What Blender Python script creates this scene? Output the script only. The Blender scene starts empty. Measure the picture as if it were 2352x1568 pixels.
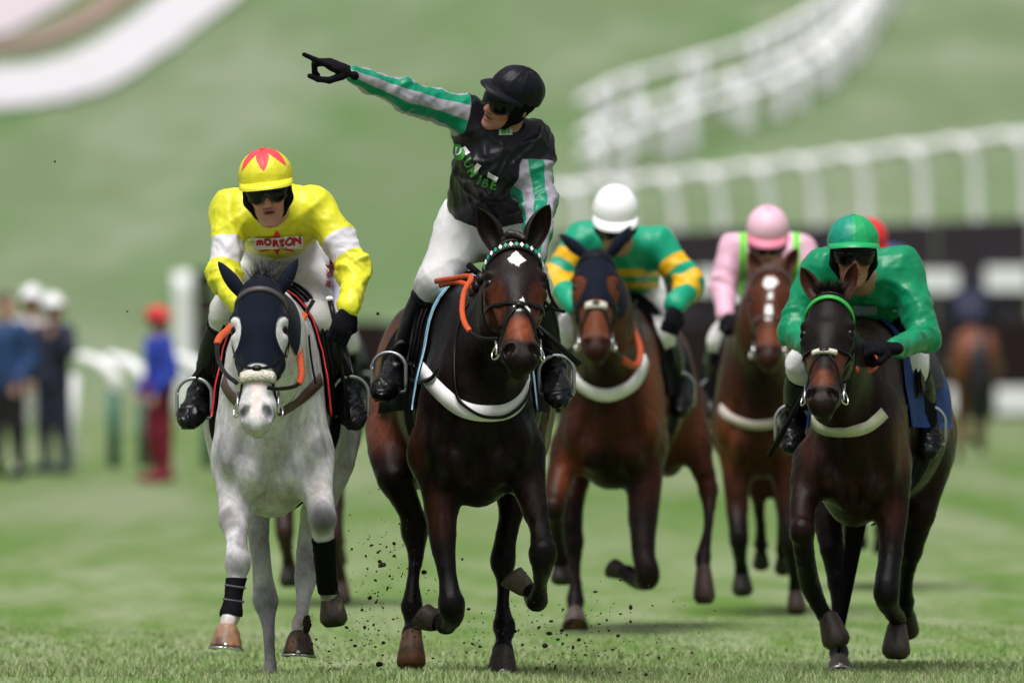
import bpy, bmesh, math, random
import numpy as np
from mathutils import Vector, Matrix
from mathutils.bvhtree import BVHTree

random.seed(7); RNG = np.random.default_rng(7)
SC = bpy.context.scene
COL = SC.collection

# ------------------------------------------------------------ camera, world, sun, exposure
LENS, D0, CAMH = 400.0, 43.0, 1.277
F = 2352 * LENS / 36.0; CX, CY = 1176.0, 784.0       # photo measured on a 2352 px wide view
cam_d = bpy.data.cameras.new('camera'); cam = bpy.data.objects.new('camera', cam_d); COL.objects.link(cam)
cam.location = (0, -D0, CAMH); cam.rotation_euler = (math.radians(90), 0, 0)
cam_d.lens = LENS; cam_d.sensor_width = 36; cam_d.sensor_fit = 'HORIZONTAL'
cam_d.clip_start = 0.5; cam_d.clip_end = 6000
cam_d.dof.use_dof = True; cam_d.dof.focus_distance = 41.75; cam_d.dof.aperture_fstop = 3.7
SC.camera = cam

SUN_EL, SUN_AZ = math.radians(70), math.radians(200)   # azimuth measured clockwise from +Y (behind the camera)
world = bpy.data.worlds.new('World'); SC.world = world; world.use_nodes = True
wn = world.node_tree.nodes; wl = world.node_tree.links
sky_n = wn.new('ShaderNodeTexSky'); sky_n.sky_type = 'NISHITA'; sky_n.sun_disc = False
sky_n.sun_elevation = SUN_EL; sky_n.sun_rotation = SUN_AZ
sky_n.air_density = 1.0; sky_n.dust_density = 7.0; sky_n.ozone_density = 0.6
hsv = wn.new('ShaderNodeHueSaturation'); hsv.inputs['Saturation'].default_value = 0.28
wl.new(sky_n.outputs[0], hsv.inputs['Color']); wl.new(hsv.outputs[0], wn['Background'].inputs[0])
wn['Background'].inputs[1].default_value = 0.052
sun_d = bpy.data.lights.new('sun', 'SUN'); sun = bpy.data.objects.new('sun', sun_d); COL.objects.link(sun)
sun_d.energy = 1.5; sun_d.angle = math.radians(32); sun_d.color = (1.0, 0.97, 0.93)
sdir = Vector((math.sin(SUN_AZ) * math.cos(SUN_EL), math.cos(SUN_AZ) * math.cos(SUN_EL), math.sin(SUN_EL)))
sun.rotation_euler = sdir.to_track_quat('Z', 'Y').to_euler(); sun.location = (0, -20, 30)
SC.view_settings.view_transform = 'Standard'; SC.view_settings.look = 'None'
SC.view_settings.exposure = 1.08; SC.view_settings.gamma = 1.0
SC.view_settings.use_curve_mapping = False
SC.cycles.use_denoising = True
SC.cycles.max_bounces = 6; SC.cycles.sample_clamp_indirect = 8

A = lambda *v: np.array(v, dtype=float)
def P(x, y, Y):
    d = D0 + Y
    return A((x - CX) * d / F, Y, CAMH - (y - CY) * d / F)
def nrm(v):
    v = np.asarray(v, float); return v / max(1e-9, np.linalg.norm(v))
def sstep(a, b, x):
    t = np.clip((x - a) / (b - a), 0, 1); return t * t * (3 - 2 * t)

# ------------------------------------------------------------ objects
def put(o, parent=None, label=None, cat=None, group=None, kind=None):
    COL.objects.link(o)
    if parent is not None:
        o.parent = parent
        top = parent
        if parent.type == 'EMPTY': o.location = -Vector(parent.location)
    if label: o['label'] = label
    if cat: o['category'] = cat
    if group: o['group'] = group
    if kind: o['kind'] = kind
    return o
def thing(name, loc, label, cat, group=None):
    o = bpy.data.objects.new(name, None); o.empty_display_size = 0.1
    o.location = Vector([float(c) for c in loc])
    return put(o, None, label, cat, group)
def mk(name, V, Fc, mat, parent=None, smooth=True, col=None, attrs=None, mats=None, midx=None, **kw):
    me = bpy.data.meshes.new(name)
    if isinstance(Fc, np.ndarray):
        V = np.asarray(V, np.float32); n, m = len(V), len(Fc); k = Fc.shape[1]
        me.vertices.add(n); me.vertices.foreach_set('co', V.ravel())
        me.loops.add(m * k); me.loops.foreach_set('vertex_index', Fc.astype(np.int32).ravel())
        me.polygons.add(m); me.polygons.foreach_set('loop_start', np.arange(0, m * k, k, dtype=np.int32))
        me.update(calc_edges=True); me.validate()
    else:
        me.from_pydata([tuple(map(float, v)) for v in V], [], [tuple(int(i) for i in f) for f in Fc]); me.update()
    if smooth:
        me.polygons.foreach_set('use_smooth', np.ones(len(me.polygons), bool))
    if col is not None:
        a = me.color_attributes.new('col', 'FLOAT_COLOR', 'POINT')
        c4 = np.ones((len(V), 4), np.float32); c4[:, :3] = col; a.data.foreach_set('color', c4.ravel())
    for k_, v_ in (attrs or {}).items():
        a = me.attributes.new(k_, 'FLOAT', 'POINT'); a.data.foreach_set('value', np.asarray(v_, np.float32))
    if mats:
        for m_ in mats: me.materials.append(m_)
        me.polygons.foreach_set('material_index', np.asarray(midx, np.int32))
    elif mat: me.materials.append(mat)
    return put(bpy.data.objects.new(name, me), parent, **kw)
def bvh_of(V, Fc):
    return BVHTree.FromPolygons([tuple(v) for v in np.asarray(V, float).tolist()], np.asarray(Fc).tolist())

class MB:
    def __init__(s): s.V = []; s.F = []
    def add(s, V, Fc):
        o = len(s.V); s.V.extend([tuple(map(float, v)) for v in V]); s.F.extend([tuple(int(i) + o for i in f) for f in Fc]); return s
    def mk(s, name, mat, parent=None, **kw): return mk(name, s.V, s.F, mat, parent, **kw)

def spline(pts, n=8):
    p = np.asarray(pts, float)
    if len(p) < 3:
        t = np.linspace(0, 1, n + 1)[:, None]; return p[0] * (1 - t) + p[-1] * t
    q = np.vstack([2 * p[0] - p[1], p, 2 * p[-1] - p[-2]]); out = []
    for i in range(1, len(q) - 2):
        for j in range(n):
            t = j / n
            out.append(0.5 * (2 * q[i] + (q[i + 1] - q[i - 1]) * t + (2 * q[i - 1] - 5 * q[i] + 4 * q[i + 1] - q[i + 2]) * t * t
                              + (3 * q[i] - q[i - 1] - 3 * q[i + 1] + q[i + 2]) * t ** 3))
    out.append(p[-1]); return np.array(out)
def tube(path, r, seg=8, flat=None, fs=1.0, cap=True):
    path = np.asarray(path, float); n = len(path)
    r = np.full(n, r, float) if np.isscalar(r) else np.interp(np.linspace(0, 1, n), np.linspace(0, 1, len(r)), r)
    T = np.gradient(path, axis=0); V = []; u = None
    for i in range(n):
        t = nrm(T[i])
        if flat is not None: u = nrm(np.cross(t, flat))
        elif u is None: u = nrm(np.cross(t, A(.3, .2, 1) if abs(t[2]) < .9 else A(1, 0, 0)))
        else: u = nrm(u - t * np.dot(u, t))
        w = np.cross(t, u)
        for k in range(seg):
            a = 2 * math.pi * k / seg
            V.append(path[i] + r[i] * (math.cos(a) * u + fs * math.sin(a) * w))
    Fc = [(i * seg + k, i * seg + (k + 1) % seg, (i + 1) * seg + (k + 1) % seg, (i + 1) * seg + k) for i in range(n - 1) for k in range(seg)]
    if cap: Fc += [tuple(range(seg))[::-1], tuple((n - 1) * seg + k for k in range(seg))]
    return V, Fc
def ribbon(path, nor, width, thick=.004):
    """strap: box section along path; nor = outward normals"""
    path = np.asarray(path, float); n = len(path)
    nor = np.asarray(nor, float); nor = np.tile(nor, (n, 1)) if nor.ndim == 1 else nor
    width = np.full(n, width) if np.isscalar(width) else np.interp(np.linspace(0, 1, n), np.linspace(0, 1, len(width)), width)
    T = np.gradient(path, axis=0); V = []
    for i in range(n):
        w = nrm(np.cross(T[i], nor[i])) * width[i] / 2; o = nrm(nor[i]) * thick
        V += [path[i] - w, path[i] - w + o, path[i] + w + o, path[i] + w]
    Fc = [(i * 4 + k, i * 4 + (k + 1) % 4, i * 4 + 4 + (k + 1) % 4, i * 4 + 4 + k) for i in range(n - 1) for k in range(4)]
    Fc += [(3, 2, 1, 0), tuple((n - 1) * 4 + k for k in range(4))]
    return V, Fc
def ring(c, ax, R, r, seg=20, ts=6, arc=(0, 2 * math.pi)):
    ax = nrm(ax); u = nrm(np.cross(ax, A(0, 0, 1) if abs(ax[2]) < .9 else A(1, 0, 0))); w = np.cross(ax, u)
    t = np.linspace(arc[0], arc[1], seg + 1); path = np.array([c + R * (math.cos(a) * u + math.sin(a) * w) for a in t])
    return tube(path, r, ts)
def box(c, h, R=None):
    R = np.eye(3) if R is None else R
    V = [np.asarray(c) + R @ (A(x, y, z) * h) for x in (-1, 1) for y in (-1, 1) for z in (-1, 1)]
    return V, [(0, 1, 3, 2), (4, 6, 7, 5), (0, 4, 5, 1), (2, 3, 7, 6), (0, 2, 6, 4), (1, 5, 7, 3)]
def lobe(c, r, R=None, nu=14, nv=9):
    """ellipsoid"""
    R = np.eye(3) if R is None else R; V = []; Fc = []
    for j in range(nv + 1):
        e = -math.pi / 2 + math.pi * j / nv
        for i in range(nu):
            a = 2 * math.pi * i / nu
            V.append(np.asarray(c) + R @ (A(math.cos(e) * math.cos(a), math.cos(e) * math.sin(a), math.sin(e)) * r))
    for j in range(nv):
        for i in range(nu): Fc.append((j * nu + i, j * nu + (i + 1) % nu, (j + 1) * nu + (i + 1) % nu, (j + 1) * nu + i))
    return V, Fc

# ------------------------------------------------------------ implicit bodies -> one continuous mesh
class Body:
    def __init__(s, vox): s.vox = vox; s.pr = []
    def cone(s, a, b, ra, rb, k=.03, n=None, f=1.0):
        a = np.asarray(a, float); b = np.asarray(b, float); ab = b - a; L2 = max(1e-9, ab @ ab)
        n_ = None if n is None else nrm(n)
        def fn(X, Y, Z):
            x, y, z = X - a[0], Y - a[1], Z - a[2]
            t = np.clip((x * ab[0] + y * ab[1] + z * ab[2]) / L2, 0, 1)
            x = x - t * ab[0]; y = y - t * ab[1]; z = z - t * ab[2]
            q = x * x + y * y + z * z
            if n_ is not None:
                dn = x * n_[0] + y * n_[1] + z * n_[2]; q = q + dn * dn * (1 / f ** 2 - 1)
            return np.sqrt(np.maximum(q, 1e-12)) - (ra + t * (rb - ra))
        m = max(1, f); r = max(ra, rb) * m
        s.pr.append((fn, np.minimum(a, b) - r, np.maximum(a, b) + r, k, 0)); return s
    def limb(s, pts, k=.04, n=None, f=1.0, sub=4):
        """one smooth tapering limb through (point, radius) stations"""
        q = spline(np.array([[*p, r] for p, r in pts]), sub); n_ = None if n is None else nrm(n); segs = list(zip(q[:-1], q[1:]))
        def fn(X, Y, Z):
            out = None
            for a, b in segs:
                ab = b[:3] - a[:3]; L2 = max(1e-9, ab @ ab); x, y, z = X - a[0], Y - a[1], Z - a[2]
                t = np.clip((x * ab[0] + y * ab[1] + z * ab[2]) / L2, 0, 1); x = x - t * ab[0]; y = y - t * ab[1]; z = z - t * ab[2]; d = x * x + y * y + z * z
                if n_ is not None: dn = x * n_[0] + y * n_[1] + z * n_[2]; d = d + dn * dn * (1 / f ** 2 - 1)
                d = np.sqrt(np.maximum(d, 1e-12)) - (a[3] + t * (b[3] - a[3])); out = d if out is None else np.minimum(out, d)
            return out
        r = q[:, 3].max() * max(1, f); s.pr.append((fn, q[:, :3].min(0) - r, q[:, :3].max(0) + r, k, 0)); return s
    def chain(s, pts, k=.02, k0=None, n=None, f=1.0):
        for i in range(len(pts) - 1):
            s.cone(pts[i][0], pts[i + 1][0], pts[i][1], pts[i + 1][1], (k0 if (i == 0 and k0) else k), n, f)
        return s
    def ell(s, c, r, R=None, k=.04, sub=False):
        c = np.asarray(c, float); r = np.asarray(r, float); R = np.eye(3) if R is None else np.asarray(R, float)
        def fn(X, Y, Z):
            x, y, z = X - c[0], Y - c[1], Z - c[2]
            q = [R[0, i] * x + R[1, i] * y + R[2, i] * z for i in range(3)]
            k0 = np.sqrt(sum((q[i] / r[i]) ** 2 for i in range(3))); k1 = np.sqrt(sum((q[i] / r[i] ** 2) ** 2 for i in range(3)))
            return k0 * (k0 - 1) / np.maximum(k1, 1e-6)
        e = np.abs(R) @ r
        s.pr.append((fn, c - e, c + e, k, 1 if sub else 0)); return s
    def build(s, smooth=2):
        v = s.vox
        lo = np.min([p[1] for p in s.pr if not p[4]], 0) - 4 * v - .02; hi = np.max([p[2] for p in s.pr if not p[4]], 0) + 4 * v + .02
        n = np.ceil((hi - lo) / v).astype(int) + 1; ax = [(lo[i] + v * np.arange(n[i])).astype(np.float32) for i in range(3)]
        D = np.full(n, 9.0, np.float32)
        for fn, a, b, k, sub in s.pr:
            pad = k + 2 * v
            i0 = np.clip(np.floor((a - pad - lo) / v).astype(int), 0, n); i1 = np.clip(np.ceil((b + pad - lo) / v).astype(int) + 1, 0, n)
            if np.any(i1 <= i0): continue
            sl = tuple(slice(p, q) for p, q in zip(i0, i1))
            d = fn(ax[0][sl[0]][:, None, None], ax[1][sl[1]][None, :, None], ax[2][sl[2]][None, None, :]).astype(np.float32)
            o = D[sl]
            if sub:
                d = -d; h = np.maximum(k - np.abs(o - d), 0) / k; D[sl] = np.maximum(o, d) + h * h * k * .25
            else:
                h = np.maximum(k - np.abs(o - d), 0) / k; D[sl] = np.minimum(o, d) - h * h * k * .25
        V, Fc = nets(D, lo, v)
        for _ in range(smooth): V = relax(V, Fc)
        return V, Fc
def nets(D, lo, vox):
    S = D < 0; nx, ny, nz = D.shape
    c = [S[i:nx - 1 + i, j:ny - 1 + j, k:nz - 1 + k] for i in (0, 1) for j in (0, 1) for k in (0, 1)]
    cnt = np.zeros(c[0].shape, np.int8)
    for q in c: cnt += q
    I, J, K = np.nonzero((cnt > 0) & (cnt < 8)); N = len(I)
    offs = [(i, j, k) for i in (0, 1) for j in (0, 1) for k in (0, 1)]
    vals = np.stack([D[I + a, J + b, K + e] for a, b, e in offs], 1)
    acc = np.zeros((N, 3)); num = np.zeros(N)
    for p in range(8):
        for q in range(p + 1, 8):
            dif = [offs[q][m] - offs[p][m] for m in range(3)]
            if sum(map(abs, dif)) != 1: continue
            va, vb = vals[:, p], vals[:, q]; m = (va < 0) != (vb < 0)
            t = np.where(m, va / np.where(m, va - vb, 1), 0)
            for d in range(3): acc[:, d] += m * (offs[p][d] + t * dif[d])
            num += m
    V = (acc / num[:, None] + np.stack([I, J, K], 1)) * vox + lo
    idx = np.full(c[0].shape, -1, np.int32); idx[I, J, K] = np.arange(N)
    faces = []
    for axis in range(3):
        sl0 = [slice(None)] * 3; sl1 = [slice(None)] * 3; sl0[axis] = slice(0, -1); sl1[axis] = slice(1, None)
        s0, s1 = S[tuple(sl0)], S[tuple(sl1)]; e = np.argwhere(s0 != s1)
        b_, c_ = (axis + 1) % 3, (axis + 2) % 3
        ok = (e[:, b_] > 0) & (e[:, c_] > 0) & (e[:, b_] < D.shape[b_] - 1) & (e[:, c_] < D.shape[c_] - 1); e = e[ok]
        def at(db, dc):
            q = e.copy(); q[:, b_] += db; q[:, c_] += dc; return idx[q[:, 0], q[:, 1], q[:, 2]]
        quad = np.stack([at(-1, -1), at(0, -1), at(0, 0), at(-1, 0)], 1)
        flip = ~s0[e[:, 0], e[:, 1], e[:, 2]]; quad[flip] = quad[flip][:, ::-1]; faces.append(quad)
    Fc = np.concatenate(faces); return V, Fc[(Fc >= 0).all(1)]
def relax(V, Fc, f=.5):
    acc = np.zeros_like(V); num = np.zeros(len(V)); k = Fc.shape[1]
    for a in range(k):
        b = (a + 1) % k
        for d in range(3):
            acc[:, d] += np.bincount(Fc[:, a], V[Fc[:, b], d], len(V)) + np.bincount(Fc[:, b], V[Fc[:, a], d], len(V))
        num += np.bincount(Fc[:, a], minlength=len(V)) + np.bincount(Fc[:, b], minlength=len(V))
    m = acc / np.maximum(num, 1)[:, None]; return V + f * (m - V)
def normals(V, Fc):
    n = np.cross(V[Fc[:, 2]] - V[Fc[:, 0]], V[Fc[:, 3 if Fc.shape[1] > 3 else 2]] - V[Fc[:, 1]]); N = np.zeros_like(V)
    for a in range(Fc.shape[1]):
        for d in range(3): N[:, d] += np.bincount(Fc[:, a], n[:, d], len(V))
    return N / np.maximum(np.linalg.norm(N, axis=1), 1e-12)[:, None]
def shell(V, Fc, mask, off, it=6):
    """a garment lying on a body: the masked faces lifted by off, edge smoothed"""
    N = normals(V, Fc); f = Fc[mask[Fc].all(1)]; used = np.unique(f); mp = np.full(len(V), -1); mp[used] = np.arange(len(used))
    v = V[used].copy(); f = mp[f]; n = N[used]
    e = np.concatenate([np.stack([f[:, a], f[:, (a + 1) % f.shape[1]]], 1) for a in range(f.shape[1])])
    key = np.sort(e, 1); u, inv, c = np.unique(key[:, 0] * len(v) + key[:, 1], return_inverse=True, return_counts=True)
    be = key[c[inv] == 1]
    for _ in range(it):
        acc = np.zeros_like(v); num = np.bincount(be.ravel(), minlength=len(v))
        for d in range(3): acc[:, d] = np.bincount(be[:, 0], v[be[:, 1], d], len(v)) + np.bincount(be[:, 1], v[be[:, 0], d], len(v))
        m = num > 1; v[m] = .5 * v[m] + .5 * acc[m] / num[m][:, None]
    return v + n * off, f
def waves(V, seed, freq, n=5, dirs=None):
    r = np.random.default_rng(seed); o = np.zeros(len(V))
    w = sum(np.sin(V @ r.normal(size=3) * freq * .45 + r.uniform(0, 6)) for _ in range(3))
    for i in range(n):
        d = nrm(r.normal(size=3)) if dirs is None else nrm(np.asarray(dirs) + .45 * r.normal(size=3))
        o += (1 - np.abs(np.sin(V @ d * freq * (1 + .35 * i) + 1.3 * w + r.uniform(0, 6)))) ** 2.2
    return o / n - .33
def blobs(V, base, lst):
    """lst: (centre, radius(scalar or 3), colour, weight)"""
    c = np.tile(np.asarray(base, float), (len(V), 1))
    for ce, r, colr, w in lst:
        d = np.sqrt((((V - np.asarray(ce)) / np.asarray(r)) ** 2).sum(1)); k = (w * (1 - sstep(.45, 1.15, d)))[:, None]
        c = c * (1 - k) + k * np.asarray(colr)
    return c

# ------------------------------------------------------------ materials
def new_mat(name):
    m = bpy.data.materials.new(name); m.use_nodes = True; return m, m.node_tree.nodes, m.node_tree.links
def mat(name, c=(.5, .5, .5), rough=.5, spec=.4, metal=0, attr=False, masks=(), noise=None, bump=None, sheen=0, coat=0, sss=0, stretch=(1, 1, 1), coords='Object', trans=0, ridged=None, rvar=None):
    m, n, l = new_mat(name); b = n['Principled BSDF']
    b.inputs['Roughness'].default_value = rough; b.inputs['Specular IOR Level'].default_value = spec; b.inputs['Metallic'].default_value = metal
    if sheen: b.inputs['Sheen Weight'].default_value = sheen; b.inputs['Sheen Roughness'].default_value = .4
    if coat: b.inputs['Coat Weight'].default_value = coat; b.inputs['Coat Roughness'].default_value = .15
    if sss: b.inputs['Subsurface Weight'].default_value = sss; b.inputs['Subsurface Radius'].default_value = (.01, .004, .002)
    tc = n.new('ShaderNodeTexCoord'); mp = n.new('ShaderNodeMapping'); mp.inputs['Scale'].default_value = stretch; l.new(tc.outputs[coords], mp.inputs[0])
    if attr:
        a = n.new('ShaderNodeAttribute'); a.attribute_name = 'col'; cur = a.outputs['Color']
    else:
        r = n.new('ShaderNodeRGB'); r.outputs[0].default_value = (*c, 1); cur = r.outputs[0]
    for an, colr, sharp in masks:
        a = n.new('ShaderNodeAttribute'); a.attribute_name = an
        ma = n.new('ShaderNodeMath'); ma.operation = 'MULTIPLY_ADD'; ma.use_clamp = True; ma.inputs[1].default_value = sharp; ma.inputs[2].default_value = .5
        l.new(a.outputs['Fac'], ma.inputs[0])
        mx = n.new('ShaderNodeMix'); mx.data_type = 'RGBA'; l.new(ma.outputs[0], mx.inputs[0]); l.new(cur, mx.inputs[6]); mx.inputs[7].default_value = (*colr, 1); cur = mx.outputs[2]
    if noise:
        sc, am = noise[:2]
        t = n.new('ShaderNodeTexNoise'); t.inputs['Scale'].default_value = sc; t.inputs['Detail'].default_value = 5; t.inputs['Roughness'].default_value = .65
        l.new(mp.outputs[0], t.inputs['Vector'])
        mr = n.new('ShaderNodeMapRange'); mr.inputs[1].default_value = .3; mr.inputs[2].default_value = .7; mr.inputs[3].default_value = 1 - am; mr.inputs[4].default_value = 1 + am * .7
        l.new(t.outputs['Fac'], mr.inputs[0])
        mu = n.new('ShaderNodeVectorMath'); mu.operation = 'SCALE'; l.new(cur, mu.inputs[0]); l.new(mr.outputs[0], mu.inputs['Scale']); cur = mu.outputs[0]
    l.new(cur, b.inputs['Base Color'])
    if rvar:
        t = n.new('ShaderNodeTexNoise'); t.inputs['Scale'].default_value = rvar[0]; t.inputs['Detail'].default_value = 4; l.new(mp.outputs[0], t.inputs['Vector'])
        mr = n.new('ShaderNodeMapRange'); mr.inputs[1].default_value = .35; mr.inputs[2].default_value = .65; mr.inputs[3].default_value = rvar[1]; mr.inputs[4].default_value = rvar[2]; l.new(t.outputs['Fac'], mr.inputs[0]); l.new(mr.outputs[0], b.inputs['Roughness'])
    if bump:
        sc, st, dist = bump
        t = n.new('ShaderNodeTexNoise'); t.inputs['Scale'].default_value = sc; t.inputs['Detail'].default_value = 4; l.new(mp.outputs[0], t.inputs['Vector'])
        bp = n.new('ShaderNodeBump'); bp.inputs['Strength'].default_value = st; bp.inputs['Distance'].default_value = dist
        l.new(t.outputs['Fac'], bp.inputs['Height']); l.new(bp.outputs[0], b.inputs['Normal'])
        if ridged:
            t2 = n.new('ShaderNodeTexNoise'); t2.noise_type = 'RIDGED_MULTIFRACTAL'; t2.inputs['Scale'].default_value = ridged[0]; t2.inputs['Detail'].default_value = 2.5; t2.inputs['Roughness'].default_value = .5; t2.inputs['Distortion'].default_value = .6; l.new(mp.outputs[0], t2.inputs['Vector'])
            b2 = n.new('ShaderNodeBump'); b2.inputs['Strength'].default_value = ridged[1]; b2.inputs['Distance'].default_value = ridged[2]; l.new(t2.outputs['Fac'], b2.inputs['Height']); l.new(bp.outputs[0], b2.inputs['Normal']); l.new(b2.outputs[0], b.inputs['Normal'])
    if trans:
        b.inputs['Transmission Weight'].default_value = trans
    return m
M = {}
M['coat'] = mat('horse_coat', attr=True, rough=.33, spec=.085, noise=(60, .38), bump=(260, .45, .004), stretch=(1, 1, .28), rvar=(9, .20, .44), ridged=(16, .26, .010))
M['coatgrey'] = mat('grey_coat', attr=True, rough=.55, spec=.25, noise=(24, .30), bump=(220, .4, .004), stretch=(1, 1, .5), rvar=(9, .4, .65), ridged=(16, .2, .008))
M['hoof'] = mat('hoof_horn', attr=True, rough=.5, spec=.4, noise=(60, .5), bump=(90, .3, .003), stretch=(1, 1, .4))
M['hair'] = mat('mane_hair', attr=True, rough=.5, spec=.35, noise=(90, .3))
M['eye'] = mat('eye', (.004, .003, .0025), .16, .25)
M['black_leather'] = mat('black_leather', (.006, .006, .0065), .32, .14, noise=(40, .3), bump=(150, .25, .003))
M['black_cloth'] = mat('black_cloth', (.006, .006, .008), .8, .05, noise=(60, .2), bump=(300, .3, .002))
M['brown_leather'] = mat('brown_leather', (.075, .040, .032), .45, .4, noise=(40, .3), bump=(150, .25, .003))
M['orange_rubber'] = mat('orange_rubber', (.52, .075, .018), .55, .35, noise=(80, .2), bump=(260, .4, .002))
M['white_web'] = mat('white_webbing', (.74, .73, .74), .6, .3, noise=(25, .10), bump=(200, .2, .002))
M['cream_web'] = mat('cream_webbing', (.55, .56, .42), .65, .3, noise=(25, .12), bump=(200, .2, .002))
M['sheepskin'] = mat('sheepskin', (.62, .58, .50), .95, .1, noise=(60, .3), bump=(120, .9, .01))
M['steel'] = mat('steel', (.62, .62, .62), .25, .5, metal=1, noise=(30, .15))
M['alloy'] = mat('alloy_iron', (.36, .38, .39), .4, .5, metal=.6, noise=(30, .15))
M['navy_lycra'] = mat('navy_lycra', (.0065, .009, .019), .75, .06, noise=(40, .2), bump=(420, .35, .002), sheen=.06)
M['red_pipe'] = mat('red_piping', (.62, .015, .02), .5, .4, noise=(60, .15))
M['blue_pipe'] = mat('light_blue_piping', (.33, .62, .80), .5, .4, noise=(60, .12))
M['skin'] = mat('skin', attr=True, rough=.45, spec=.4, noise=(70, .10), bump=(160, .15, .002), sss=.12)
M['boot'] = mat('boot_leather', (.007, .007, .0085), .30, .20, noise=(30, .3), bump=(26, .25, .006))
M['glove'] = mat('glove', (.006, .006, .009), .8, .06, noise=(50, .3), bump=(200, .3, .003))
M['breech'] = mat('white_breeches', (.72, .715, .73), .6, .3, noise=(12, .07), bump=(26, .45, .010))
M['breech_dirty'] = mat('off_white_breeches', (.66, .655, .66), .6, .3, noise=(9, .16), bump=(26, .45, .010))
M['lens'] = mat('goggle_lens', (.003, .003, .0035), .12, .22)
M['gogframe'] = mat('goggle_frame', (.01, .01, .01), .35, .5)
M['white_plastic'] = mat('white_plastic', (.84, .84, .87), .4, .4, noise=(20, .04))
M['white_print'] = mat('white_print', (.78, .77, .82), .55, .3)
M['green_print'] = mat('green_print', (.05, .30, .05), .55, .3)
M['red_print'] = mat('red_print', (.68, .03, .03), .55, .3)
M['crimson_print'] = mat('crimson_print', (.45, .012, .04), .55, .3)
M['black_print'] = mat('black_print', (.012, .012, .014), .55, .3)
# ------------------------------------------------------------ horses
def frame_from(poll, tip, yaw, roll=0):
    d = nrm(tip - poll); l = A(math.cos(yaw), math.sin(yaw), math.tan(roll)); l = nrm(l - d * (l @ d)); u = nrm(np.cross(l, d))
    if u[1] > 0: u = -u
    return l, u, d
def ear_mesh(base, tip, width, open_dir, thick=.006):
    ax = tip - base; L = np.linalg.norm(ax); t0 = ax / L; o = nrm(open_dir - t0 * (open_dir @ t0)); s = np.cross(t0, o)
    nt, na = 12, 9; V = []; Fc = []
    for i in range(nt + 1):
        t = i / nt
        w = width * (.72 + .75 * math.sin(min(1, t * 1.35) * math.pi * .55)) * (1 - t ** 2.6) ** .8 * .72 + .002
        c = base + ax * t + o * (-.10 * L * math.sin(t * math.pi) * .35)
        span = math.radians(150 - 40 * t)
        for lay in (0, 1):
            for k in range(na):
                a = math.pi + span * (k / (na - 1) * 2 - 1) * .92
                rr = w - lay * min(thick, w * .5)
                V.append(c + rr * (math.cos(a) * o * .8 + math.sin(a) * s))
    for i in range(nt):
        for lay in (0, 1):
            for k in range(na - 1):
                p = i * 2 * na + lay * na + k; q = p + 2 * na
                Fc.append((p, p + 1, q + 1, q) if lay == 0 else (p, q, q + 1, p + 1))
        for k in (0, na - 1):
            p = i * 2 * na + k; Fc.append((p, p + na, p + 3 * na, p + 2 * na))
    return V, Fc
def hoof_mesh(cor, bot, r0, r1, toe, dome=False):
    """horn capsule: coronet ring at cor, ground ring at bot; toe = forward direction"""
    ax = bot - cor; L = np.linalg.norm(ax); t0 = ax / L; f = nrm(toe - t0 * (toe @ t0)); s = np.cross(t0, f)
    n, lv = 20, 6; V = []; Fc = []
    for j in range(lv + 1):
        t = j / lv; r = r0 + (r1 - r0) * t ** .8
        if j == 0: r *= .93
        if dome: r = r1 * (.64 + .40 * min(t, .75)) * (1 if t < .75 else 1 - .32 * ((t - .75) / .25) ** 2)
        for k in range(n):
            a = 2 * math.pi * k / n; ca, sa = math.cos(a), math.sin(a)
            ff = 1.12 if ca > 0 else .92
            V.append(cor + ax * t + f * (.28 * r1 * t) + r * (ff * ca * f + sa * s) - t0 * (.18 * L * (1 - t) * (ca > 0) * ca))
    for j in range(lv):
        for k in range(n): Fc.append((j * n + k, j * n + (k + 1) % n, (j + 1) * n + (k + 1) % n, (j + 1) * n + k))
    b = lv * n; c0 = cor + ax + f * (.28 * r1)
    for k in range(n):
        V.append(c0 - t0 * .012 + (V[b + k] - c0) * .72)
    b2 = b + n; V.append(c0 - t0 * .016)
    for k in range(n):
        Fc.append((b + k, b + (k + 1) % n, b2 + (k + 1) % n, b2 + k)); Fc.append((b2 + k, b2 + (k + 1) % n, b2 + n))
    return V, Fc, [V[b + k] for k in range(n)]
def shoe_mesh(rim, t0):
    mb = MB(); n = len(rim); c = np.mean(rim, 0)
    idx = [k for k in range(-8, 9)]
    path = np.array([c + (rim[k % n] - c) * .96 + t0 * .004 for k in idx])
    V, Fc = ribbon(path, np.array([nrm(rim[k % n] - c) for k in idx]), .009, .007); mb.add(V, Fc)
    p = c + (rim[0] - c) * 1.0; o = nrm(rim[0] - c); w = nrm(np.cross(o, t0))
    tri = [p - w * .013, p + w * .013, p - t0 * .020 - o * .003]
    tri += [q + o * .005 for q in tri]; mb.add(tri, [(0, 1, 2), (5, 4, 3), (0, 3, 4, 1), (1, 4, 5, 2), (2, 5, 3, 0)])
    return mb

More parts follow.
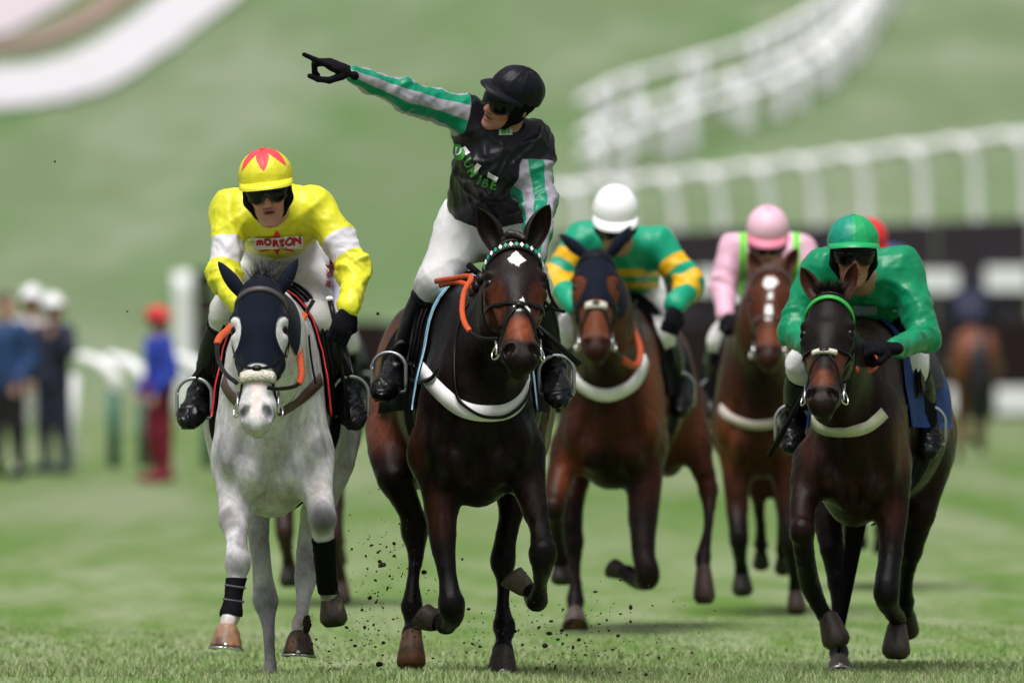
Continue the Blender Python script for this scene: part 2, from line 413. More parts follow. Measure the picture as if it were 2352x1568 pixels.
def horse(sp):
    Y = sp['Y']; vox = sp.get('vox', .0085)
    p = lambda x, y, d: P(x, y, Y + d)
    m = lambda r, d=0.: r * (D0 + Y + d) / F
    B = Body(vox); X = A(1, 0, 0)
    cx, hw = sp['cx'], m(sp['hw'])
    wx, wy = sp['withers']; bot = sp['bot']; rx, ry, rhw, rbot = sp['rump']; rhw = m(rhw, 1.3)
    mid = (wy + bot) / 2; dz = m((bot - wy) / 2)
    ux = lambda d: cx + (rx - cx) * d / 1.3
    # trunk
    B.ell(p(ux(.5), mid + 12, .52), (hw * .98, .60, dz * .94), k=.06)
    B.ell(p(ux(.85), mid - 6, .86), (sp.get('barrel', .280), .40, dz * .90), k=.10)
    B.ell(p(cx, mid + m(0) + .12 * (bot - wy), .16), (hw * .93, .27, dz * .80), k=.08)
    B.ell(p(ux(.38), wy + 55, .40), (.085, .32, .13), k=.12)
    B.cone(p(ux(.6), wy + 95, .5), p(ux(1.2), ry + 120, 1.1), .16, .19, .12)
    # hindquarters
    rz = m((rbot - ry) / 2, 1.3); rmid = (ry + rbot) / 2
    B.ell(p(rx, rmid - 20, 1.25), (rhw * .80, .36, rz * .98), k=.10)
    for s in (-1, 1):
        B.ell(p(rx, rmid + 10, 1.28) + X * s * rhw * .55, (rhw * .47, .30, rz * .98), k=.07)
        # shoulder blade and its muscle
        c = p(cx, mid + .05 * (bot - wy), .20) + X * s * hw * .60
        a = -s * .30; R = np.array([[math.cos(a), 0, math.sin(a)], [0, 1, 0], [-math.sin(a), 0, math.cos(a)]])
        B.ell(c, (hw * .34, .17, dz * .60), R, k=.045)
        # point of shoulder
        B.ell(p(cx, mid + .22 * (bot - wy), .03) + X * s * hw * .68, (hw * .28, .085, dz * .26), k=.035)
        # pectorals
        a = s * .38; R = np.array([[math.cos(a), 0, math.sin(a)], [0, 1, 0], [-math.sin(a), 0, math.cos(a)]])
        B.ell(p(cx, bot - .20 * (bot - wy), .01) + X * s * hw * .36, (hw * .37, .105, dz * .27), R, k=.008)
        B.cone(p(cx, mid + .10 * (bot - wy), -.10) + X * s * hw * .42, p(cx, bot - .10 * (bot - wy), -.125) + X * s * hw * .64, .016, .014, .05)if False else None
    grooves = [(p(cx, bot - .30 * (bot - wy), -.115), p(cx, bot - .08 * (bot - wy), -.105), .030)]
    for s in (-1, 1): grooves.append((p(cx, mid - .02 * (bot - wy), -.12) + X * s * hw * .34, p(cx, bot - .16 * (bot - wy), -.10) + X * s * hw * .70, .026))
    # head
    poll = p(*sp['poll']); tip = p(*sp['tip']); l, u, d = frame_from(poll, tip, math.radians(sp.get('yaw', 0)), math.radians(sp.get('roll', 0)))
    hs = np.linalg.norm(tip - poll) / .615; hwid = sp.get('hwid', 1.0)
    H = lambda a, b, c: poll + (l * a * hwid + u * b + d * c) * hs
    HR = np.stack([l, u, d], 1); q = lambda *r: (np.array(r) * A(hwid, 1, 1)) * hs
    # neck
    nb = p(cx + sp.get('nbx', 0), wy + .36 * (bot - wy), .24); n1 = p(*sp['neck']) if 'neck' in sp else (H(0, -.20, .05) * .55 + nb * .45)
    nk = sp.get('nkw', 1.0)
    B.chain([(nb, .30 * nk), (n1, .215 * nk), (H(0, -.17, .06), .135)], k=.09, k0=.10, n=l * .5 + X * .5, f=.56)
    B.ell(H(0, -.075, .07), q(.082, .085, .11), HR, .03)
    B.ell(H(0, -.062, .165), q(.094, .068, .115), HR, .03)
    B.cone(H(0, -.068, .20), H(0, -.062, .47), .070 * hs, .052 * hs, .03)
    for s in (-1, 1):
        B.ell(H(s * .086, -.044, .152), q(.020, .022, .026), HR, .018)
        B.ell(H(s * .086, -.066, .214), q(.018, .022, .018), HR, .015)
        B.ell(H(s * .052, -.135, .19), q(.046, .105, .125), HR, .025)
        B.cone(H(s * .074, -.075, .235), H(s * .054, -.075, .37), .014 * hs, .010 * hs, .02)
        B.ell(H(s * .036, -.040, .53), q(.027, .030, .046), HR, .018)
        B.ell(H(s * .047, -.085, .49), q(.022, .035, .05), HR, .025)
    B.cone(H(0, -.175, .20), H(0, -.115, .50), .052 * hs, .034 * hs, .03)
    B.ell(H(0, -.066, .535), q(.052, .050, .062), HR, .025)
    B.ell(H(0, -.066, .572), q(.047, .040, .034), HR, .02)
    B.ell(H(0, -.118, .550), q(.036, .030, .040), HR, .008)
    for s in (-1, 1):
        B.ell(H(s * .100, -.030, .186), q(.017, .020, .020), HR, .010, sub=True)
        a = s * .5; Rn = HR @ np.array([[math.cos(a), 0, math.sin(a)], [0, 1, 0], [-math.sin(a), 0, math.cos(a)]])
        B.ell(H(s * .044, -.010, .540), q(.0175, .040, .037), Rn, .005, sub=True)
    # legs
    for leg in sp['legs']:
        pts = [(p(x, y, dd), m(r, dd)) for x, y, dd, r in leg['j']]
        top = min(2, len(pts) - 2); B.limb(pts[:top + 1], .07); B.limb(pts[top:], .015)
        for i in range(2, len(pts) - 1):
            if pts[i][1] > pts[i - 1][1] * 1.08 and pts[i][1] >= pts[i + 1][1]:
                c, r = pts[i]; B.ell(c, (r * 1.05, r * 1.12, r * .98), k=.012)
        for i in leg.get('knee', []):
            c, r = pts[i]; t = nrm(pts[i + 1][0] - pts[i - 1][0]); B.ell(c + A(0, -.010, 0), (r * 1.0, r * 1.0, r * 1.2), k=.015)
    V, Fc = B.build(2)
    N = normals(V, Fc)
    # muscle relief on the trunk: soft swellings, and furrows on the breast
    tr = sstep(.0, .15, V[:, 1] - Y + .22) * sstep(.55, .75, V[:, 2])
    dsp = waves(V, int(cx), 7.5, 3) * .011 * tr + waves(V * A(1, 1, .35), int(cx) + 1, 42, 4) * .0042 * sstep(.85, .65, V[:, 2]) + waves(V, int(cx) + 2, 24, 4) * .0028 * tr
    for a, b, w in grooves:
        ab = b - a; t = np.clip(((V - a) @ ab) / (ab @ ab), 0, 1); dd = V - a - t[:, None] * ab; dd[:, 1] *= .15; r_ = np.sqrt((dd ** 2).sum(1)) / w
        dsp -= .020 * np.exp(-r_ ** 2) * np.sin(np.pi * np.clip(t, .04, .96)) ** .5 * (N[:, 1] < -.1) * (V[:, 1] > Y - .3)
    V = V + N * dsp[:, None]; N = normals(V, Fc)
    # coat
    loc = (V - poll) / hs; hl, hu, hd = (loc @ l) / hwid, loc @ u, loc @ d
    hm = (1 - sstep(.25, .40, np.linalg.norm(V - H(0, -.1, .25), axis=1)))      # head weight
    col = sp['coat'](V, N, dict(l=hl, u=hu, d=hd, hm=hm, p=p, H=H, m=m))
    attrs = {}
    root = thing('horse', p(cx, 0, .6) * A(1, 1, 0) + A(0, 0, sp.get('gz', 0)), sp['label'], 'horse', sp.get('group'))
    cm = M[sp.get('cmat', 'coat')]
    body = mk('body', V, Fc, cm, root, col=col)
    bv = bvh_of(V, Fc)
    ctx = dict(root=root, body=body, V=V, F=Fc, N=N, bv=bv, H=H, HR=HR, hs=hs, l=l, u=u, d=d, p=p, m=m, hl=hl, hd=hd, hu=hu, sp=sp, ux=ux, wy=wy, bot=bot, mid=mid, cx=cx, Y=Y)
    # eyes, ears
    for s in (-1, 1):
        v, f = lobe(H(s * .084, -.055, .186), np.array([.0205, .0195, .0215]) * hs); mk('eye', v, f, M['eye'], root)
    ec = np.array(sp.get('ear_col', sp['dark']))
    for (bx, by, tx, ty) in sp['ears']:
        b0 = p(bx, by, sp['poll'][2] + .06); t0 = p(tx, ty, sp['poll'][2] + .10); sgn = np.sign(bx - sp['poll'][0])
        b0 = b0 - nrm(t0 - b0) * .045; od = A(sgn * sp.get('ear_open', .45), -1, 0) * (-1 if sp.get('ear_back') else 1)
        v, f = ear_mesh(b0, t0, sp.get('ear_w', .042) * hs, od); v = np.array(v)
        e_col = np.tile(ec, (len(v), 1))
        ear = mk('ear', v, f, sp.get('ear_mat', cm), root, col=e_col)
    # hooves
    for leg in sp['legs']:
        h = leg['h']; c0 = p(*h[0]); c1 = p(*h[1]); r1 = m(h[2], h[0][2]); toe = A(*h[3])
        r0 = r1 * .64
        v, f, rim = hoof_mesh(c0, c1, r0, r1, toe, leg.get('dome', False)); v = np.array(v)
        hc = leg.get('hc', (.03, .024, .02)); t = ((v - c0) @ nrm(c1 - c0)) / np.linalg.norm(c1 - c0)
        hcol = blobs(v, hc, leg.get('hb', []))
        hf = mk('hoof', v, f, M['hoof'], root, col=hcol)
        if leg.get('shoe'): shoe_mesh(rim, nrm(c1 - c0)).mk('horseshoe', M['steel'], hf)
    return ctx

def cam_ray(x, y, bv, ymin=-99):
    o = A(0, -D0, CAMH); t = nrm(P(x, y, 0) - o)
    h, n, i, dist = bv.ray_cast(Vector(o), Vector(t))
    while h is not None and h.y < ymin: h, n, i, dist = bv.ray_cast(h + Vector(t) * .01, Vector(t))
    return (np.array(h), np.array(n)) if h is not None else (None, None)
def strap_px(c, pts, width, thick=.004, n=8, lift=.004, ends=None):
    """strap laid over the horse's body along a path"""
    q = spline(np.array(pts, float), n); Pn = []; Nn = []
    for x, y in q[:, :2]:
        h, nn = cam_ray(x, y, c['bv'], c['Y'] - .30)
        if h is None or abs(nn[1]) < .12: continue
        Pn.append(h); Nn.append(nn if nn[1] < 0 else -nn)
    if ends:
        for side in (-1, 1):
            a = Pn[0] if side < 0 else Pn[-1]; yy = ends[0]; o = c['p'](c['ux'](yy), c['mid'], yy); an = math.radians(side * ends[1]); dr = A(math.sin(an), 0, math.cos(an))
            h = c['bv'].ray_cast(Vector(o + dr * 1.2), Vector(-dr), 1.2)[0]; b = np.array(h); add = []
            for t in np.linspace(0, 1, 9)[1:]:
                q_ = a + (b - a) * t + A(side * .12 * math.sin(math.pi * t), 0, 0); hh, nn, _, _ = c['bv'].find_nearest(Vector(q_)); nn = np.array(nn); nn = nn if nn @ (q_ - o) > 0 else -nn; add.append((np.array(hh), nn))
            if side < 0: Pn = [x[0] for x in add[::-1]] + Pn; Nn = [x[1] for x in add[::-1]] + Nn
            else: Pn = Pn + [x[0] for x in add]; Nn = Nn + [x[1] for x in add]
    Pn = np.array(Pn); Nn = np.array(Nn)
    for _ in range(6):
        Pn[1:-1] = .5 * Pn[1:-1] + .25 * (Pn[:-2] + Pn[2:]); Nn[1:-1] = .5 * Nn[1:-1] + .25 * (Nn[:-2] + Nn[2:])
    return ribbon(Pn + Nn * lift, Nn, width, thick)
def head_pt(c, phi, d, lift=.003, u0=-.09):
    H = c['H']; a = math.radians(phi); o = H(0, u0, d); dr = c['l'] * math.sin(a) + c['u'] * math.cos(a)
    h, n, i, ds = c['bv'].ray_cast(Vector(o + dr * .5), Vector(-dr), .6)
    if h is None: return o + dr * .09, dr
    return np.array(h) + dr * lift, dr
def head_strap(c, pts, width, thick=.004, n=6, lift=.003):
    q = spline(np.array(pts, float), n); a = [head_pt(c, x, y, lift) for x, y in q]
    Pn = np.array([x[0] for x in a]); Nn = np.array([x[1] for x in a])
    for _ in range(3): Pn[1:-1] = .5 * Pn[1:-1] + .25 * (Pn[:-2] + Pn[2:])
    return ribbon(Pn, Nn, width, thick)
def drape(c, y0, y1, th0, th1, off, ny=10, nt=26, edge0=None, edge1=None, thick=.006):
    """cloth over the back: rays cast inwards from around the trunk; y = distance behind the chest, theta from the spine"""
    V = []; p = c['p']
    for lay in (0, 1):
        for j in range(nt + 1):
            th = th0 + (th1 - th0) * j / nt
            a0 = edge0(th) if edge0 else y0; a1 = edge1(th) if edge1 else y1
            for i in range(ny + 1):
                yy = a0 + (a1 - a0) * i / ny
                o = p(c['ux'](yy), c['mid'], yy); o[1] = c['Y'] + yy; a = math.radians(th); dr = A(math.sin(a), 0, math.cos(a))
                h, n_, ii, ds = c['bv'].ray_cast(Vector(o + dr * 1.2), Vector(-dr), 1.2)
                q = np.array(h) if h is not None else o + dr * .25
                V.append(q + dr * (off + lay * thick))
    V = np.array(V).reshape(2, nt + 1, ny + 1, 3)
    for _ in range(2): V[:, 1:-1, 1:-1] = .5 * V[:, 1:-1, 1:-1] + .125 * (V[:, :-2, 1:-1] + V[:, 2:, 1:-1] + V[:, 1:-1, :-2] + V[:, 1:-1, 2:])
    V = V.reshape(-1, 3); W = ny + 1; T = (nt + 1) * W; Fc = []
    for lay in (0, 1):
        for j in range(nt):
            for i in range(ny):
                a = lay * T + j * W + i; f = (a, a + 1, a + W + 1, a + W); Fc.append(f if lay else f[::-1])
    for j in range(nt):
        for i in (0, ny): a = j * W + i; Fc.append((a, a + W, a + W + T, a + T))
    for i in range(ny):
        for j in (0, nt): a = j * W + i; Fc.append((a, a + 1, a + 1 + T, a + T))
    return V, Fc
def bridle(c, o):
    """headpiece with cheek straps; brow band, noseband, bit rings and reins are its sub-parts"""
    H, hs = c['H'], c['hs']; lm = M[o.get('leather', 'black_leather')]
    mb = MB(); w = o.get('w', .016)
    for s in (-1, 1):
        mb.add(*head_strap(c, [(s * 62, .035), (s * 88, .08), (s * 98, .17), (s * 97, .28), (s * 96, .40), (s * 92, .455)], w))
        mb.add(*head_strap(c, [(s * 100, .07), (s * 128, .16), (s * 150, .22)], w * .8))
    mb.add(*head_strap(c, [(-62, .035), (-30, .01), (0, .0), (30, .01), (62, .035)], w))
    br = mb.mk('bridle', lm, c['root'])
    bb = o.get('brow', {}); v, f = head_strap(c, [(-88, .085), (-60, .072), (-30, .056), (0, .05), (30, .056), (60, .072), (88, .085)], bb.get('w', .02), .006, lift=.006)
    mk('brow_band', v, f, bb.get('mat', lm), br)
    nb = MB(); y0, y1 = o.get('nose', (.30, .335))
    if o.get('cross', True):
        for s in (-1, 1):
            nb.add(*head_strap(c, [(s * 112, .25), (s * 75, .28), (s * 40, y0), (0, y1), (-s * 35, .385), (-s * 75, .45), (-s * 112, .50)], w * .85))
        nb.add(*lobe(H(0, .006, y1), np.array([.020, .008, .014]) * hs, c['HR']))
    else:
        nb.add(*head_strap(c, [(-120, .30), (-80, .32), (-40, .335), (0, .34), (40, .335), (80, .32), (120, .30)], w * 1.2))
    nbo = nb.mk('noseband', lm, br)
    if o.get('sheep'):
        a, b_ = o['sheep']; n_ = 9; v, f = head_strap(c, [(-a, y1), (0, y1 + .005), (a, y1)], b_, .014, lift=.002); mk('noseband_pad', v, f, M['sheepskin'], br)
    for s in (-1, 1):
        pt, nn = head_pt(c, s * 92, .465, .008)
        v, f = ring(pt + c['d'] * .02 * hs, nn * .8 + c['u'] * .5, .030 * hs, .0036, 18); mk('bit_ring', v, f, M['steel'], br)
        v, f = tube([pt - c['d'] * .05 * hs, pt + c['d'] * .035 * hs], .0055); mk('bit_cheek', v, f, M['steel'], br)
    c['br'] = br
    return br
def rein(c, pts, orange, r=.0085):
    """pts in photo px with depth; orange = (t0,t1) share covered by rubber grip"""
    path = spline(np.array([c['p'](*q) for q in pts]), 7); n = len(path); i0, i1 = int(orange[0] * (n - 1)), int(orange[1] * (n - 1))
    for a, b in ((0, i0), (i1, n - 1)):
        if b > a: v, f = tube(path[a:b + 1], r * .75, 6, A(0, 1, 0), .45); mk('rein', v, f, M['black_leather'], c['br'])
    v, f = tube(path[i0:i1 + 1], r * 1.25, 8, A(0, 1, 0), .55); mk('rein_grip', v, f, M['orange_rubber'], c['br'])
def tuft(c, name, root_fn, n, length, spread, colr, up, w=.004, seed=1):
    r = np.random.default_rng(seed); mb = MB()
    for i in range(n):
        b = root_fn(r); dr = nrm(up + r.normal(size=3) * spread); L = length * r.uniform(.6, 1.15); sag = A(0, 0, -1) * L * r.uniform(.0, .35)
        s = nrm(np.cross(dr, r.normal(size=3))) * w
        q = [b - s, b + s, b + dr * L * .55 + s * .8 + sag * .3, b + dr * L * .55 - s * .8 + sag * .3, b + dr * L + sag]
        mb.add(q, [(0, 1, 2, 3), (3, 2, 4)])
    cc = np.tile(np.array(colr), (len(mb.V), 1)) * (np.repeat(r.uniform(.6, 1.4, n), 5)[:, None])
    return mk(name, mb.V, mb.F, M['hair'], c['root'], smooth=False, col=cc)
def saddle_set(c, cloth_mat, pipe_mat=None, th=(88, 88), y=(.34, 1.0), slope=.22):
    e0 = lambda t: y[0] + slope * 0 + .10 * (1 - min(1, abs(t) / 60)) - .06 * min(1, abs(t) / 90)
    v, f = drape(c, *y, -th[0], th[1], .010, ny=10, nt=34, edge0=e0); sc_ = mk('saddle_cloth', v, f, cloth_mat, c['root'])
    if pipe_mat:
        v, f = drape(c, 0, 0, -th[0] - .5, th[1] + .5, .016, ny=2, nt=34, edge0=lambda t: e0(t) - .004, edge1=lambda t: e0(t) + .017, thick=.006); mk('piping', v, f, pipe_mat, sc_)
    e1 = lambda t: y[0] + .10 + .11 * (1 - min(1, abs(t) / 50)) - .03 * math.sin(min(1, abs(t) / 70) * math.pi)
    v, f = drape(c, 0, 0, -62, 62, .020, ny=10, nt=26, edge0=e1, edge1=lambda t: .92 - .25 * min(1, abs(t) / 62), thick=.016); sd = mk('saddle', v, f, M['black_leather'], c['root'])
    # pommel roll and knee rolls
    for s in (-1, 1):
        v, f = drape(c, 0, 0, s * 8, s * 60, .034, ny=3, nt=14, edge0=lambda t: e1(t) + .012, edge1=lambda t: e1(t) + .05, thick=.018); mk('knee_roll', v, f, M['black_leather'], sd)
    v, f = drape(c, .50, .60, -178, 178, .012, ny=3, nt=60, thick=.006); mk('girth', v, f, M['black_cloth'], c['root'])
    return sd
def stirrup(c, side_x, ankle, foot, top):
    """iron and leather hanging from the saddle; ankle/foot are world points"""
    f = nrm(foot - ankle); up = A(0, 0, 1); s = nrm(np.cross(f, up)); R = .066
    ctr = ankle + (foot - ankle) * .52 + up * .004; n = 18
    path = [ctr - up * .034 + s * R * .98]
    for k in range(n + 1):
        a = math.pi * k / n; path.append(ctr + up * (.045 + .062 * math.sin(a)) * 1.0 + s * R * math.cos(a) * (1.0))
    path.append(ctr - up * .034 - s * R * .98)
    mb = MB(); mb.add(*tube(spline(path, 3), .0075, 6)); mb.add(*ribbon(np.array([ctr - up * .034 + s * R, ctr - up * .036, ctr - up * .034 - s * R]), -up, .042, .010))
    st = mb.mk('stirrup_iron', M['alloy'], c['root'])
    tp = ctr + up * .105; path = spline([tp, (tp + top) / 2 + A(np.sign(tp[0] - top[0]) * .02, 0, .02), top], 6)
    v, fc = ribbon(path, A(np.sign(side_x) * .5, -1, .1), .026, .006); mk('stirrup_leather', v, fc, M['black_leather'], st)
# ------------------------------------------------------------ people
def head_axes(yaw, pitch, roll):
    y, t, r = map(math.radians, (yaw, pitch, roll))
    f = A(math.sin(y), -math.cos(y), 0); s = A(math.cos(y), math.sin(y), 0); up = A(0, 0, 1)
    f, up = f * math.cos(t) + up * math.sin(t), up * math.cos(t) - f * math.sin(t)
    s, up = s * math.cos(r) + up * math.sin(r), up * math.cos(r) - s * math.sin(r)
    return np.stack([s, f, up], 1)
def hand_body(B, wrist, a, n, pose='fist', mir=1, s=1.0):
    """a = along the hand, n = back of the hand outward; thumb side = b"""
    a = nrm(a); n = nrm(n - a * (n @ a)); b = np.cross(a, n) * mir
    L = lambda x, y, z: wrist + (a * x + b * y + n * z) * s
    B.cone(wrist - a * .02, L(.02, 0, 0), .030 * s, .030 * s, .015, n, .8)
    B.ell(L(.055, -.002, 0), np.array([.050, .043, .021]) * s, np.stack([a, b, n], 1), .012)
    ln = [.088, .096, .090, .072]; yb = [.031, .011, -.010, -.029]
    for i in range(4):
        base = L(.088 - .006 * abs(i - 1), yb[i], .003); r = .0105 * s
        if pose == 'point' and i == 0:
            B.cone(base, L(.130, yb[i] + .002, .004), r * 1.1, r, .006); B.cone(L(.130, yb[i] + .002, .004), L(.180, yb[i] + .003, .006), r, r * .82, .004)
        else:
            k = 1.35 if pose == 'point' else 1.0
            p1 = L(.088 + .030 * k, yb[i], -.006 - .010 * k); p2 = L(.098 + .018 * (k - 1) * 2, yb[i] * .92, -.044 * k); p3 = L(.058 + .055 * (k - 1) * 2, yb[i] * .85, -.046 * k)
            B.cone(base, p1, r * 1.12, r * 1.05, .006); B.cone(p1, p2, r * 1.05, r, .004); B.cone(p2, p3, r, r * .85, .004)
    if pose == 'point':
        q = [L(.018, .026, -.016), L(.055, .040, -.046), L(.095, .034, -.060), L(.128, .026, -.064)]
    else:
        q = [L(.020, .030, -.010), L(.050, .050, -.028), L(.075, .036, -.050), L(.088, .010, -.060)]
    for i in range(3): B.cone(q[i], q[i + 1], (.016, .0125, .0115)[i] * s, (.0125, .0115, .0095)[i] * s, .006)
def cap_mesh(c, R, scale=1.0, n=96, lv=36):
    V = []; uv = []
    for j in range(lv + 1):
        for i in range(n):
            a = 2 * math.pi * i / n                       # 0 = front
            e0 = math.radians(-4 - 8 * (1 - math.cos(a)) / 2 * 1.6)
            e = e0 + (math.pi / 2 - e0) * j / lv
            rr = A(.104, .127, .104) * (1 + .012 * math.exp(-((j - 1.0) / 1.0) ** 2))
            V.append(c + R @ ((A(math.sin(a) * math.cos(e), math.cos(a) * math.cos(e), math.sin(e)) * rr + A(0, -.012, .057)) * scale)); uv.append((a, e))
    Fc = [(j * n + i, j * n + (i + 1) % n, (j + 1) * n + (i + 1) % n, (j + 1) * n + i) for j in range(lv) for i in range(n)]
    return np.array(V), np.array(Fc), np.array(uv)
def person(sp):
    """rider or bystander; joints J are world points"""
    J = sp['J']; vox = sp.get('vox', .007); sz = sp.get('size', 1.0); fine = sp.get('fine', True)
    root = thing('person', sp['base'], sp['label'], 'person', sp.get('group'))
    hr = head_axes(*sp['head']); hc = J['head']; hsz = sz * sp.get('hsz', 1.0)
    Hh = lambda x, y, z: hc + hr @ (A(x, y, z) * hsz); e = lambda *r: np.array(r) * hsz
    lat = nrm(J['sL'] - J['sR'])
    # body under the clothes: a head surface overlapping a coarser inner body at the neck
    B = Body(.0042 if fine else .009)
    B.ell(Hh(0, -.012, .03), e(.074, .096, .092), hr, .02).ell(Hh(0, .034, -.035), e(.056, .058, .085), hr, .03)
    for s in (-1, 1):
        B.cone(Hh(s * .048, .0, -.06), Hh(s * .012, .070, -.102), .024 * hsz, .019 * hsz, .02)
        B.ell(Hh(s * .038, .062, -.022), e(.026, .026, .024), hr, .02)
        B.ell(Hh(s * .012, .101, -.037), e(.009, .011, .008), hr, .006)
        B.ell(Hh(s * .080, -.012, -.012), e(.010, .020, .031), hr, .008)
    B.ell(Hh(0, .078, -.104), e(.022, .018, .017), hr, .015)
    B.cone(Hh(0, .086, .012), Hh(0, .112, -.030), .010 * hsz, .0135 * hsz, .012)
    B.ell(Hh(0, .076, .028), e(.05, .022, .016), hr, .02)
    B.ell(Hh(0, .088, -.059), e(.027, .014, .0070), hr, .004).ell(Hh(0, .086, -.077), e(.024, .015, .0085), hr, .004)
    B.ell(Hh(0, .103, -.0675), e(.024, .016, .0040 + sp.get('mouth', 0)), hr, .003, sub=True)
    head_part = B
    B.cone(Hh(0, -.025, -.05), J['neck'], .052 * sz, .054 * sz, .02)
    Vh, Fh = B.build(1)
    B2 = Body(.014)
    B2.cone(Hh(0, -.025, -.04), J['neck'], .048 * sz, .050 * sz, .02)
    B2.cone(J['neck'], J['chest'], .06 * sz, .09 * sz, .05).cone(J['chest'], J['pelvis'], .085 * sz, .085 * sz, .05, lat, 1.25).cone(J['sR'], J['sL'], .045 * sz, .045 * sz, .04)
    for s in 'RL':
        B2.chain([(J['s' + s], .044 * sz), (J['e' + s], .036 * sz), (J['w' + s], .022 * sz)], k=.02)
        B2.chain([(J['h' + s], .07 * sz), (J['k' + s], .045 * sz), (J['a' + s], .03 * sz), (J['t' + s], .022 * sz)], k=.02)
    Vb, Fb = B2.build(1)
    loc = (Vh - hc) @ hr / hsz
    sk = sp.get('skin', (.43, .205, .155))
    bl = [((0, .095, -.068), (.034, .030, .0135), (.27, .055, .055), .9), ((0, .095, -.0675), (.026, .03, .0050), (.05, .012, .012), .9), ((0, .11, -.032), (.02, .025, .018), (.50, .17, .13), .6)]
    bl += [((s * .05, .07, -.035), (.03, .04, .03), sp.get('flush', (.48, .16, .12)), .8) for s in (-1, 1)]
    bl += [((0, .07, -.095), (.06, .05, .03), np.array(sk) * A(.80, .82, .85), .55)]
    c1 = blobs(loc, sk, bl); V = np.vstack([Vh, Vb]); Fc = np.vstack([Fh, Fb + len(Vh)])
    mk('body', V, Fc, M['skin'], root, col=np.vstack([c1, np.tile(sk, (len(Vb), 1))]))
    # jacket
    B = Body(vox); loose = sp.get('loose', 1.0)
    mid = J['chest'] * .5 + J['pelvis'] * .5; low = J['pelvis'] + (J['chest'] - J['pelvis']) * sp.get('hem', .22)
    B.cone(J['chest'], low, .128 * sz * loose, .122 * sz * loose, .06, lat, 1.32)
    B.cone(J['sR'] + (J['chest'] - J['sR']) * .10, J['sL'] + (J['chest'] - J['sL']) * .10, .074 * sz, .074 * sz, .07)
    B.cone(J['chest'], J['neck'] * .8 + J['chest'] * .2, .12 * sz, .070 * sz, .06)
    if sp.get('collar', True): B.cone(J['neck'] * .9 + J['chest'] * .1, J['neck'] + nrm(Hh(0, -.025, -.05) - J['neck']) * .018, .066 * sz, .060 * sz, .01)
    arm = sp.get('arm', (.074, .066, .046))
    for s in 'RL':
        a3 = sp.get('arm' + s, arm); wr = J['e' + s] + (J['w' + s] - J['e' + s]) * .93
        B.cone(J['s' + s], J['e' + s], a3[0] * sz, a3[1] * sz, .05); B.cone(J['e' + s], wr, a3[1] * sz, a3[2] * sz, .03)
    V, Fc = B.build(2); N = normals(V, Fc)
    # cloth: folds that run round the arms and gather at the elbow
    cw = sp.get('crease', .010)
    V = V + N * (waves(V, sp.get('seed', 3), 13, 3) * cw * 1.5 + waves(V, sp.get('seed', 3) + 1, 30, 3) * cw * .45)[:, None]
    # pleats running from the collar out over the breast
    rel = V - J['neck']; lx = rel @ lat; lz = -(rel @ nrm(J['neck'] - J['pelvis'])); an = np.arctan2(lx, np.abs(lz) + .03); rd = np.linalg.norm(rel, axis=1)
    V = V + N * (((.5 + .5 * np.sin(an * 10 + 3 * np.sin(rd * 9 + sp.get('seed', 3)))) ** 4) * cw * .9 * sstep(.06, .16, rd) * sstep(.5, .25, rd))[:, None]
    for s in 'RL':
        for a, b, w in ((J['s' + s], J['e' + s], .8), (J['e' + s], J['w' + s], 1.0)):
            ab = b - a; L = np.linalg.norm(ab); t = ((V - a) @ ab) / L / L; rad = np.linalg.norm(V - a - np.clip(t, 0, 1)[:, None] * ab, axis=1)
            k = (t > .05) & (t < 1) & (rad < .11 * sz); g = np.exp(-((t - (1 if w < .9 else 0)) / .4) ** 2) + .35
            V[k] += (N * (waves(V, sp.get('seed', 3) + ord(s), 60, 3, nrm(ab)) * .008 * w * g)[:, None])[k]
            ax = nrm(ab); ref = nrm(np.cross(ax, A(0, 1, .1))); off = V - a - np.clip(t, 0, 1)[:, None] * ab; ang = np.arctan2(off @ np.cross(ax, ref), off @ ref); r0 = sp.get('seed', 3) * .7
            ph = t * L * 46 + 1.4 * np.sin(ang * 2 + r0) + 1.1 * np.sin(ang + t * 5 + r0); f_ = (.5 + .5 * np.sin(ph)) ** 3 * (.5 + .5 * np.sin(ang * 1.5 + t * 9 + r0 * 2)); V[k] += (N * (f_ * .011 * g * sz)[:, None])[k]
    V = relax(V, Fc, .6); N = normals(V, Fc)
    par = {}
    for s in 'RL':
        for nm, a, b in (('u' + s, J['s' + s], J['e' + s]), ('f' + s, J['e' + s], J['w' + s])):
            ab = b - a; t = ((V - a) @ ab) / (ab @ ab); off = V - a - np.clip(t, 0, 1)[:, None] * ab; par[nm] = (t, np.linalg.norm(off, axis=1), off, nrm(ab))
    attrs, jm = sp['silks'](V, N, par, J) if 'silks' in sp else ({}, sp['jacket_mat'])
    jk = mk('jacket', V, Fc, jm, root, attrs=attrs); jbv = bvh_of(V, Fc)
    # breeches
    B = Body(.0075 if fine else .011)
    B.ell(J['pelvis'], np.array([.165, .125, .125]) * sz, k=.05); B.cone(J['pelvis'], low * .8 + J['chest'] * .2, .112 * sz, .108 * sz, .05, lat, 1.28)
    th = sp.get('thigh', (.098, .074, .056))
    for s in 'RL':
        kb = J['k' + s] + (J['a' + s] - J['k' + s]) * .26
        B.chain([(J['h' + s], th[0] * sz), (J['k' + s], th[1] * sz)], k=.05); B.cone(J['k' + s], kb, th[1] * .94 * sz, th[2] * sz, .03)
    V, Fc = B.build(2); N = normals(V, Fc); V = V + N * (waves(V, sp.get('seed', 3) + 9, 18, 4) * .012)[:, None]
    bm = sp.get('breech_mat', M['breech']); bo = mk('breeches', V, Fc, bm, root); bbv = bvh_of(V, Fc)
